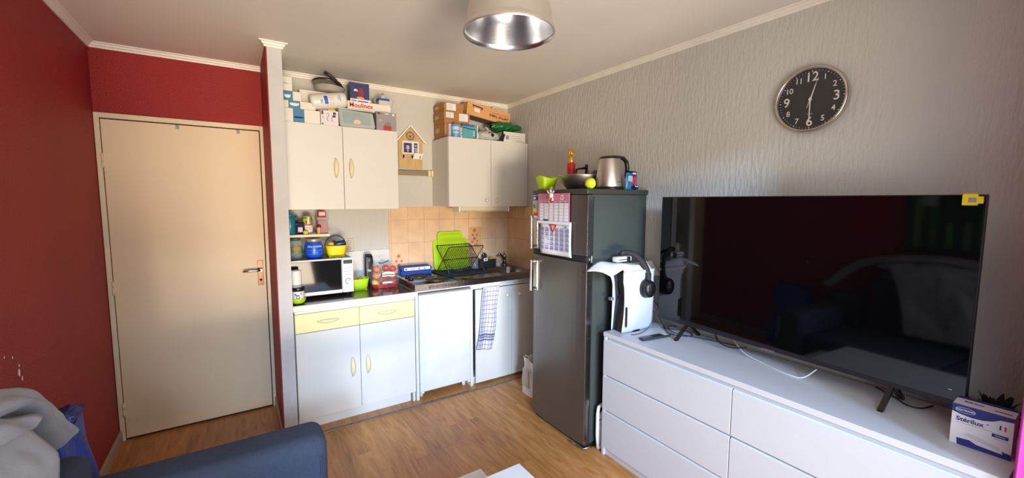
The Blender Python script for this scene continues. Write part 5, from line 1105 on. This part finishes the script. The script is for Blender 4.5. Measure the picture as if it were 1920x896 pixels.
# appliance box with red lettering
t = carton('appliance_box', 'long flat white box with red lettering on the food container', -1.585, -1.265, -.275, -.05, CT+.137, CT+.205, pm('box_bright_white', (230, 224, 214), .5), [], lid=True)
b = B(); b.text('Moulinex', .046, redpl, FRONT(-1.487, -.2755, CT+.176), bold=.001); b.done('red_lettering', t)
t = thing('white_bowl', 'white plastic bowl on its side at the right end of the flat box', 'bowl', (-1.30, -.12, CT+.206))
b = B(); Mw = Matrix.Translation((-1.275, -.125, CT+.208)); b.lathe([(0, .0), (.05, .0), (.075, .02), (.092, .062), (.095, .063), (.090, .058), (.073, .024), (.05, .005), (0, .005)], pm('bowl_white', (222, 216, 206), .4), M=Mw, seg=40, sx=.9, sy=.8); b.done('bowl_body', t)
# toy box (plain dark blister pack)
t = thing('toy_box', 'dark blue blister box with a white base strip on the flat box', 'box', (-1.485, -.2, CT+.206))
dn = pm('blister_dark_blue', (62, 66, 110), .3)
b = B(); b.box(-1.556, -1.414, -.235, -.15, CT+.206, CT+.350, dn, .003); b.box(-1.552, -1.535, -.236, -.16, CT+.350, CT+.356, pm('blister_lilac', (150, 146, 190), .4)); b.box(-1.432, -1.415, -.236, -.16, CT+.350, CT+.354, pm('blister_lilac', (150, 146, 190), .4)); b.done('box_body', t)
b = B(); b.box(-1.556, -1.406, -.239, -.15, CT+.206, CT+.232, paper, .001); b.rect(.055, .13, .006, .014, pbk, FRONT(-1.556, -.2395, CT+.206), .0008); b.rect(.01, .045, .006, .018, plb, FRONT(-1.556, -.2395, CT+.206), .0008); b.prism([(.045, .030), (.052, .042), (.085, .044), (.100, .036), (.105, .028), (.06, .026)], .0012, pm('banner_orange', (226, 152, 96), .5), FRONT(-1.556, -.2395, CT+.206)); b.done('base_strip', t)
b = B(); M0 = FRONT(-1.556, -.2355, CT+.206)
b.prism([(.062, .052), (.098, .050), (.102, .075), (.092, .100), (.080, .108), (.066, .098), (.06, .074)], .0012, pm('blister_red_blob', (150, 36, 40), .5), M0); b.prism([(.026, .088), (.036, .100), (.052, .094), (.058, .080), (.044, .084), (.034, .080)], .0012, paper, M0); b.prism([(.02, .066), (.045, .078), (.055, .072), (.035, .060)], .0010, pm('blister_maroon', (96, 34, 46), .5), M0); b.done('front_print', t)
t = thing('blue_lidded_box', 'small beige box with a blue lid under the tiny amber-topped jar', 'box', (-1.31, -.23, CT+.206))
b = B(); b.box(-1.350, -1.270, -.262, -.20, CT+.206, CT+.242, pm('box_beige', (206, 192, 170), .5), .002); b.done('box_body', t); b = B(); b.box(-1.352, -1.268, -.264, -.198, CT+.240, CT+.256, blue, .002); b.done('lid', t)
t = thing('small_jar', 'tiny glass jar with an amber knob lid on the blue-lidded box', 'jar', (-1.312, -.232, CT+.256))
b = B(); b.lathe([(0, 0), (.016, 0), (.018, .006), (.018, .022), (.014, .028)], glass('jar_clear', (226, 220, 206), .7), (-1.312, -.232, CT+.256), 24); b.done('glass', t)
b = B(); b.ball((-1.312, -.232, CT+.288), .012, pm('amber_lid', (190, 130, 66), .4)); b.done('lid', t)
t = carton('fondue_box', 'grey box with a picture of red candles or a cake by the container', -1.394, -1.2435, -.338, -.22, CT, CT+.136, pm('box_grey_gradient', (150, 142, 144), .5), [(.05, .20, .87, .97, pm('box_dark_label', (70, 66, 72), .5)), (.42, .62, .90, .94, paper), (.33, .75, .02, .26, pm('box_red_item', (176, 52, 44), .5))])
t['label'] = 'grey box with a picture of a red pot and forks at the right end'
b = B(); M0 = FRONT(-1.394, -.339, CT); b.prism([(.128+.009*math.cos(k*PI/8), .122+.009*math.sin(k*PI/8)) for k in range(16)], .001, paper, M0)
for x in (.06, .07, .08, .09, .10): b.rect(x, x+.002, .034, .058+.01*math.sin(x*90), ink, M0, .0012)
b.tube([M0 @ Vector((.028+.006*math.cos(a), .072+.009*math.sin(a), .0008)) for a in [k*PI/6 for k in range(12)]], .001, paper, 5, closed=True); b.done('picture_details', t)

# ================================================================ ON THE RIGHT WALL CABINET
RT = 2.1035
def labelled(name, label, x0, x1, y0, y1, z0, z1, prints, rz=0):
    W, H, Dp_ = x1-x0, z1-z0, y1-y0; t = thing(name, label, 'box', ((x0+x1)/2, (y0+y1)/2, z0), rz, local=True)
    b = B(); b.box(-W/2, W/2, -Dp_/2, Dp_/2, 0, H*.80, card, .002); b.done('box_body', t)
    b = B(); b.box(-W/2-.004, W/2+.004, -Dp_/2-.004, Dp_/2+.004, H*.30, H, card, .002)
    for (a, c, e, f) in prints:
        M0 = FRONT(-W/2, -Dp_/2-.004, 0); b.rect(a*W, c*W, e*H, f*H, paper, M0, .0008)
        for q in range(4): b.rect((a+.02)*W, (a+.02+(c-a)*.6)*W, (e+(f-e)*(.15+.2*q))*H, (e+(f-e)*(.15+.2*q))*H+.0015, gl, M0, .0011)
    b.rect(.03, .10, H*.45, H*.75, pm('faded_label', (200, 176, 140), .7), TM((-W/2-.004, Dp_/2, 0), (0, -1, 0), (0, 0, 1)), .0008); b.done('lid', t); return t
labelled('cardboard_box', 'brown cardboard box at the bottom of the left stack on the corner cabinet', -.792, -.560, -.240, -.03, RT, RT+.128, [])
labelled('cardboard_box', 'middle brown cardboard box with two white labels in the stack', -.798, -.562, -.244, -.03, RT+.1285, RT+.226, [(.06, .36, .45, .92), (.58, .94, .25, .90)])
labelled('cardboard_box', 'topmost brown cardboard box with one white label under the ceiling', -.796, -.618, -.240, -.03, RT+.2265, RT+.300, [(.10, .60, .12, .92)])
# laptop table box, tilted
t = thing('laptop_table_box', 'long tilted cardboard box printed LAPTOP TABLE upside down', 'box', (-.335, -.2, 2.36))
aL = math.radians(-7.6); ML = Matrix.Translation((-.565, -.200, 2.338)) @ Matrix.Rotation(-aL, 4, 'Y')
kb = pm('laptop_box_board', (218, 160, 104), .7, var=(20, .05, (.3, 1, 3)))
b = B(); b.box(0, .456, 0, .150, 0, .112, kb, .0015, M=ML); b.box(.01, .446, .004, .145, -.0016, 0, pm('box_underside_grey', (112, 98, 88), .8), M=ML); b.done('box_body', t)
b = B(); MLf = ML @ TM((0, 0, 0), (1, 0, 0), (0, 0, 1)); dr = pm('print_dark_red', (110, 42, 30), .6)
b.prism([(.045, .098), (.155, .092), (.158, .072), (.130, .066), (.150, .080), (.060, .086)], .0008, dr, MLf); b.prism([(.045, .098), (.060, .086), (.075, .070), (.066, .072)], .0008, ink, MLf)
b.prism([(.070, .074), (.128, .070), (.128, .036), (.074, .042)], .0011, paper, MLf)
Mtx = MLf @ Matrix.Translation((.335, .050, 0)) @ Matrix.Rotation(PI, 4, 'Z')
b.text('LAPTOP TABLE', .031, ink, Mtx, depth=.0006, bold=.001); b.text('ADJUSTABLE & FOLDING STAND', .0125, dr, Mtx @ Matrix.Translation((-.012, -.026, 0)), depth=.0006); b.done('printed_face', t)
b = B(); b.tube([ML @ Vector((-.02+.46*q, -.0, -.003)) for q in (.05, .3, .6, .9)], .002, cardd, 5); b.done('bottom_flap_edge', t)
# loose items in front
carton('leaflet_box', 'clear and lilac packaging box behind the blue canister', -.775, -.585, -.282, -.250, RT, RT+.118, pm('pale_lilac_film', (206, 198, 214), .3, alpha=.9), [(.75, .97, .78, .96, gl)])
t = thing('blue_canister', 'light blue round canister with a red spot on its cap', 'canister', (-.728, -.3150, RT), local=True)
b = B(); b.lathe([(0, 0), (.029, 0), (.031, .004), (.031, .104), (.027, .110), (0, .110)], band_mat('canister_print', (92, 160, 214), [(.03, .05, (150, 200, 232)), (.06, .088, (196, 222, 240))]), (0, 0, 0), 28); b.done('canister_body', t)
b = B(); b.cyl((0, 0, .110), .020, .010, redpl, seg=22); b.done('cap', t)
t = thing('small_carton', 'small black and white striped carton between canister and framed box', 'box', (-.688, -.33, RT))
b = B(); b.box(-.696, -.680, -.345, -.290, RT, RT+.088, paper, .001); b.done('carton', t)
b = B()
for k in range(6): b.rect(.001, .015, .006+k*.014, .012+k*.014, ink if k % 2 else pm('rust_print', (176, 92, 60), .5), FRONT(-.696, -.3455, RT), .0006)
b.done('printed_face', t)
t = thing('framed_box', 'teal box with a black frame outline on the corner cabinet', 'box', (-.60, -.30, RT))
b = B(); b.box(-.672, -.535, -.335, -.285, RT, RT+.108, pm('teal_gradient_box', (92, 166, 176), .35, var=(4, .25, (3, .2, .2))), .002); b.box(-.668, -.560, -.336, -.30, RT+.100, RT+.116, pm('violet_blue_top', (60, 92, 170), .4), .001); b.done('carton', t)
b = B(); M0 = FRONT(-.672, -.336, RT); P = [M0 @ Vector((x, z, .001)) for x, z in ((.004, .088), (.060, .080), (.118, .076), (.128, .070), (.126, .012), (.118, .003), (.004, .001))]; b.tube(P, .0032, black, 6); b.rect(.098, .118, .02, .070, pm('pale_print', (150, 190, 210), .4), M0, .0006); b.done('black_outline', t)
b = B(); b.box(-.533, -.524, -.335, -.285, RT, RT+.118, paper, .001); tag(b.done('white_card'), 'thin white card standing at the right of the teal box', 'card')
t = thing('tied_plastic_bag', 'grey white tied plastic bag with a black tag on the corner cabinet', 'bag', (-.40, -.27, RT))
pbm = pm('grey_white_plastic', (186, 188, 184), .35, bump=(14, .5, (1, 1, 1)))
b = B()
def pbag(u, v):
    a = u*2*PI; el = v; r = math.sin(PI*min(1, el*.93+.05))**.5; n_ = .010*math.sin(4*a+el*7)+.006*math.sin(9*a-el*5)
    return Vector((-.395+(.118*r+n_)*math.cos(a), -.275+(.055*r+n_*.4)*math.sin(a), RT+.001+.085*el + .016*math.exp(-((math.cos(a)+.15)**2)*6)*el))
b.grid(pbag, 48, 16, pbm); b.done('bag_body', t)
b = B(); b.ball((-.395, -.300, RT+.085), .014, pbm, (1.6, 1, .8)); b.tube([(-.405, -.325, RT+.080), (-.430, -.332, RT+.100), (-.445, -.325, RT+.112)], .008, pbm, 8); b.done('knot', t)
b = B(); b.box(-.388, -.362, -.338, -.333, RT+.035, RT+.060, black, .001, M=Matrix.Translation((-.375, -.335, RT+.047)) @ Matrix.Rotation(.6, 4, 'Y') @ Matrix.Translation((.375, .335, -RT-.047))); b.tube([(-.415, -.334, RT+.066), (-.395, -.336, RT+.070), (-.38, -.336, RT+.058)], .004, black); b.done('black_tag', t)
t = thing('black_strap', 'folded black strap hanging between the tied bag and the white carton', 'strap', (-.27, -.33, RT))
b = B()
for k in range(3): b.tube([(-.262+.012*k, -.325, RT+.092), (-.275+.012*k, -.335, RT+.06), (-.292+.014*k, -.337, RT+.03), (-.296+.014*k, -.335, RT+.006)], .0065, blackm, 8)
b.done('strap_loop', t)
t = thing('green_sack', 'shiny green rolled plastic sack on the corner cabinet', 'sack', (-.16, -.22, RT+.09))
gm = pm('green_plastic_film', (22, 104, 52), .25, bump=(22, .8, (1, 1, 1)))
b = B()
def sack(u, v):
    a = u*2*PI; x = -.345+.325*v; th_ = .030+.012*math.sin(v*5)+.014*v; n_ = .005*math.sin(5*a+v*18)+.003*math.sin(11*v*3+a*3)
    e = math.sin(PI*min(.97, max(.03, v)))**.25; return Vector((x, -.245+(th_*1.5+n_)*math.cos(a)*e, RT+.140+.012*v+(th_+n_)*math.sin(a)*e))
b.grid(sack, 32, 40, gm); b.done('sack_body', t)
t = carton('white_carton', 'white carton with blue emblem at the right end of the corner cabinet', -.262, -.022, -.338, -.15, RT, RT+.092, pm('carton_cream_white', (222, 216, 202), .6), [(.30, .82, .2, .24, plb), (.30, .80, .40, .44, plb), (.30, .70, .60, .64, plb), (.55, .95, .08, .12, gl)])
b = B(); b.prism([(.020, .040), (.040, .062), (.058, .052), (.055, .026), (.030, .020)], .001, pm('emblem_blue', (120, 148, 200), .5), FRONT(-.262, -.3388, RT)); b.box(-.255, -.06, -.336, -.20, RT+.092, RT+.096, ink); b.done('emblem', t)
t = thing('tape_roll', 'pale round roll standing behind the laptop box in the corner', 'roll', (-.16, -.06, 2.37))
b = B(); b.lathe([(.034, -.02), (.055, -.02), (.058, -.016), (.058, .016), (.055, .02), (.034, .02), (.034, -.02)], pm('roll_cream', (214, 204, 184), .7), M=FRONT(-.165, -.024, 2.422), seg=44); b.done('roll_body', t)

# ================================================================ SOFA, BLANKET, BLUE BAG, TABLES
t = thing('sofa', 'dark blue grey fabric sofa along the red wall with a wide arm', 'sofa', (-2.5, -2.5, 0))
def cushion(b, x0, x1, y0, y1, z0, z1, r, m, puff=.0, seg=6):
    bm = bmesh.new(); bmesh.ops.create_cube(bm, size=1); bm.transform(Matrix.Translation(((x0+x1)/2, (y0+y1)/2, (z0+z1)/2)) @ Matrix.Diagonal((x1-x0, y1-y0, z1-z0, 1)))
    bmesh.ops.bevel(bm, geom=bm.edges[:], offset=r, segments=seg, affect='EDGES', profile=.5); bmesh.ops.triangulate(bm, faces=[]); return b.add(bm, m, None, True)
AX0, AX1, AY0, AY1, AZ = -2.945, -2.035, -1.800, -1.598, .608
b = B(); cushion(b, AX0, AX1, AY0, AY1, .06, AZ, .052, sofam, seg=8)
b.tube([(AX1-.052-.0, AY0-.0005, .10), (AX1-.03, AY0-.0005, .30), (AX1-.03, AY0+.001, AZ-.085), (AX1-.055, AY0+.004, AZ-.052), (AX1-.2, AY0+.008, AZ-.038), (AX0+.1, AY0+.008, AZ-.038)], .0035, sofam, 6); b.done('arm', t)
b = B(); cushion(b, -2.945, -2.745, -3.50, -1.97, .10, .88, .06, sofam); b.done('backrest', t)
b = B(); cushion(b, -2.945, -2.76, -1.90, -1.62, .40, .715, .05, sofam); b.done('back_corner', t)
b = B(); cushion(b, -2.74, -2.08, -3.50, -1.805, .10, .30, .03, sofam); b.done('base', t)
for k in range(2):
    b = B(); cushion(b, -2.73, -2.07, -1.81-.85*(k+1)+.004, -1.81-.85*k-.004, .302, .43, .04, sofam); b.done('seat_cushion', t)
for x in (-2.90, -2.10):
    for y in (-1.70, -3.44):
        b = B(); b.cyl((x, y, 0), .018, .11, blackm, r2=.024, seg=16); b.done('leg', t)
# blanket over the backrest: cross profile from wall side over the top to the seat side
b = B(); rn = lambda a: noise.noise(Vector(a))
def blk(u, v):
    y = -1.96 - 1.50*u
    prof_ = [(-2.965, .80), (-2.960, .93), (-2.93, .985), (-2.85, 1.00), (-2.76, .985), (-2.705, .93), (-2.690, .80), (-2.675, .62), (-2.66, .46)]
    s_ = v*(len(prof_)-1); i = min(int(s_), len(prof_)-2); f = s_-i; x = prof_[i][0]*(1-f)+prof_[i+1][0]*f; z = prof_[i][1]*(1-f)+prof_[i+1][1]*f
    w_ = .022*rn((y*4, v*5, 1))+.012*rn((y*11, v*9, 5)); lift = .10*math.exp(-((y+2.32)/.24)**2)*math.exp(-((v-.42)/.24)**2)
    return Vector((x+w_*(1.0 if v > .5 else .2)+.006, y-.31*v*(1-u)+.03*rn((v*3, 2, 0)), z+w_*.8+lift*.6+.012))
b.grid(blk, 90, 60, blankm); b.done_ = None
t2 = thing('blanket', 'light grey crumpled blanket draped over the back of the sofa', 'blanket', (-2.82, -2.5, .9))
b.done('drape', t2, solid=.010)
b = B()   # the loose fold that hangs over the far end like a sleeve
cpts = [(-2.87, -2.75, 1.07), (-2.87, -2.40, 1.09), (-2.865, -2.15, 1.075), (-2.86, -1.97, 1.04), (-2.86, -1.84, .985), (-2.86, -1.74, .905), (-2.86, -1.67, .83), (-2.86, -1.59, .755)]
def sleeve(u, v):
    s_ = u*(len(cpts)-1); i = min(int(s_), len(cpts)-2); f = s_-i; p = Vector(cpts[i]).lerp(Vector(cpts[i+1]), f); a = v*2*PI
    d = (Vector(cpts[i+1])-Vector(cpts[i])).normalized(); sx = Vector((1, 0, 0)); sx = (sx-d*sx.dot(d)).normalized(); sz = d.cross(sx)*-1
    r = .050*(1-.15*u)*(1+.18*math.sin(3*a+u*6)) + .012*rn((u*6, math.cos(a)*1.2, math.sin(a)*1.2)); return p + sx*r*1.3*math.cos(a) + sz*r*.8*math.sin(a)
b.grid(sleeve, 40, 28, blankm); b.done('hanging_fold', t2)
b = B()
def ridge(u, v):
    y = -2.02-.80*u; x = -2.955+.20*v; return Vector((x+.01*rn((u*9, v*3, 0)), y, 1.00+.075*math.sin(PI*v)*(.75+.5*rn((u*5, 3, 1)))*min(1, u*6+.3)+.02*rn((u*14, v*4, 2))))
b.grid(ridge, 50, 16, blankm); b.done('back_fold', t2, solid=.008)
# blue storage bag on the floor between sofa arm and red wall
t = thing('blue_storage_bag', 'shiny blue plastic storage bag standing by the red wall behind the sofa', 'bag', (-2.86, -1.22, 0))
bbm_ = pm('blue_tarpaulin', (14, 62, 170), .4, bump=(18, .7, (1, 1, 1)), var=(7, .45, (1, 1, 1)))
b = B()
def bbag(u, v):
    a = u*2*PI; c, s = math.cos(a), math.sin(a); k = 1/(abs(c)**4+abs(s)**4)**.25; n_ = .010*math.sin(6*a+v*8)+.008*rn((c*2, s*2, v*4))
    wv = .075-.030*v; ly = .24-.09*v; return Vector((-2.915-.030*v+c*k*(wv+n_*.5), -1.245+.02*v+s*k*(ly+n_*.7), .004+.66*v))
b.grid(bbag, 60, 30, bbm_); b.done('bag_body', t)
b = B(); b.grid(lambda u, v: Vector((-2.985+.085*u, -1.375+.30*v+.01*rn((u*5, v*5, 0)), .664+.022*math.sin(PI*u)+.012*rn((u*6, v*7, 3)))), 16, 20, pm('bag_dark_top', (16, 44, 120), .5, bump=(20, .6, (1, 1, 1)))); b.done('folded_top', t, solid=.006)
b = B(); b.tube([(-2.915, -1.31, .58), (-2.912, -1.29, .665), (-2.912, -1.24, .69), (-2.912, -1.19, .665), (-2.915, -1.17, .58)], .010, pm('blue_webbing', (40, 110, 214), .3), 8, flat=.5); b.done('handle', t)
pm_ = pm('pale_blue_film', (150, 190, 214), .25, alpha=.9)
b = B(); b.grid(lambda u, v: bbag(.80+.28*u, .12+.38*v)+Vector((.004, .004, 0)), 12, 8, pm_); b.done('pale_panel', t)
# nesting coffee tables
def table(label, x0, x1, y0, y1, z, grp):
    t = thing('coffee_table', label, 'coffee table', ((x0+x1)/2, (y0+y1)/2, 0), group=None)
    tm = pm('table_white', (222, 222, 224), .35)
    b = B(); b.box(x0, x1, y0, y1, z-.032, z, tm, .0015); b.done('table_top', t)
    for x in (x0+.0, x1-.038):
        for y in (y0, y1-.038): b = B(); b.box(x, x+.038, y, y+.038, 0, z-.032, tm, .001); b.done('leg', t)
table('higher white coffee table with its corner nearest the fridge', -1.98, -1.345, -3.30, -2.180, .45, 0)
table('lower white coffee table tucked under the higher one', -1.925, -1.450, -2.62, -2.030, .38, 0)
# painting on the red wall (seen in the television)
t = thing('painting', 'green abstract painting on the red wall reflected in the television', 'picture', (XL, -2.9, 1.5))
b = B(); b.box(XL+.002, XL+.022, -3.25, -2.10, 1.14, 1.78, pm('dark_green_canvas', (24, 62, 50), .6), .002); b.done('canvas', t)
b = B(); rp = random.Random(3)
for k in range(11):
    y = -3.21+k*.10; h = rp.uniform(.2, .45); c_ = rp.choice([(58, 104, 60), (84, 128, 70), (34, 78, 76), (96, 128, 84)])
    b.rect(y-(-3.25), y-(-3.25)+rp.uniform(.03, .06), .05, .05+h, pm('green_stroke_%d' % (k % 4), c_, .6), TM((XL+.0222, -3.25, 1.14), (0, 1, 0), (0, 0, 1)), .001)
for (a, c, e, f) in ((.16, .44, .42, .52), (.62, .74, .44, .54), (.95, 1.05, .40, .5)): b.rect(a, c, e, f, pm('pale_stroke', (150, 170, 160), .6), TM((XL+.0222, -3.25, 1.14), (0, 1, 0), (0, 0, 1)), .0014)
b.done('brush_strokes', t)
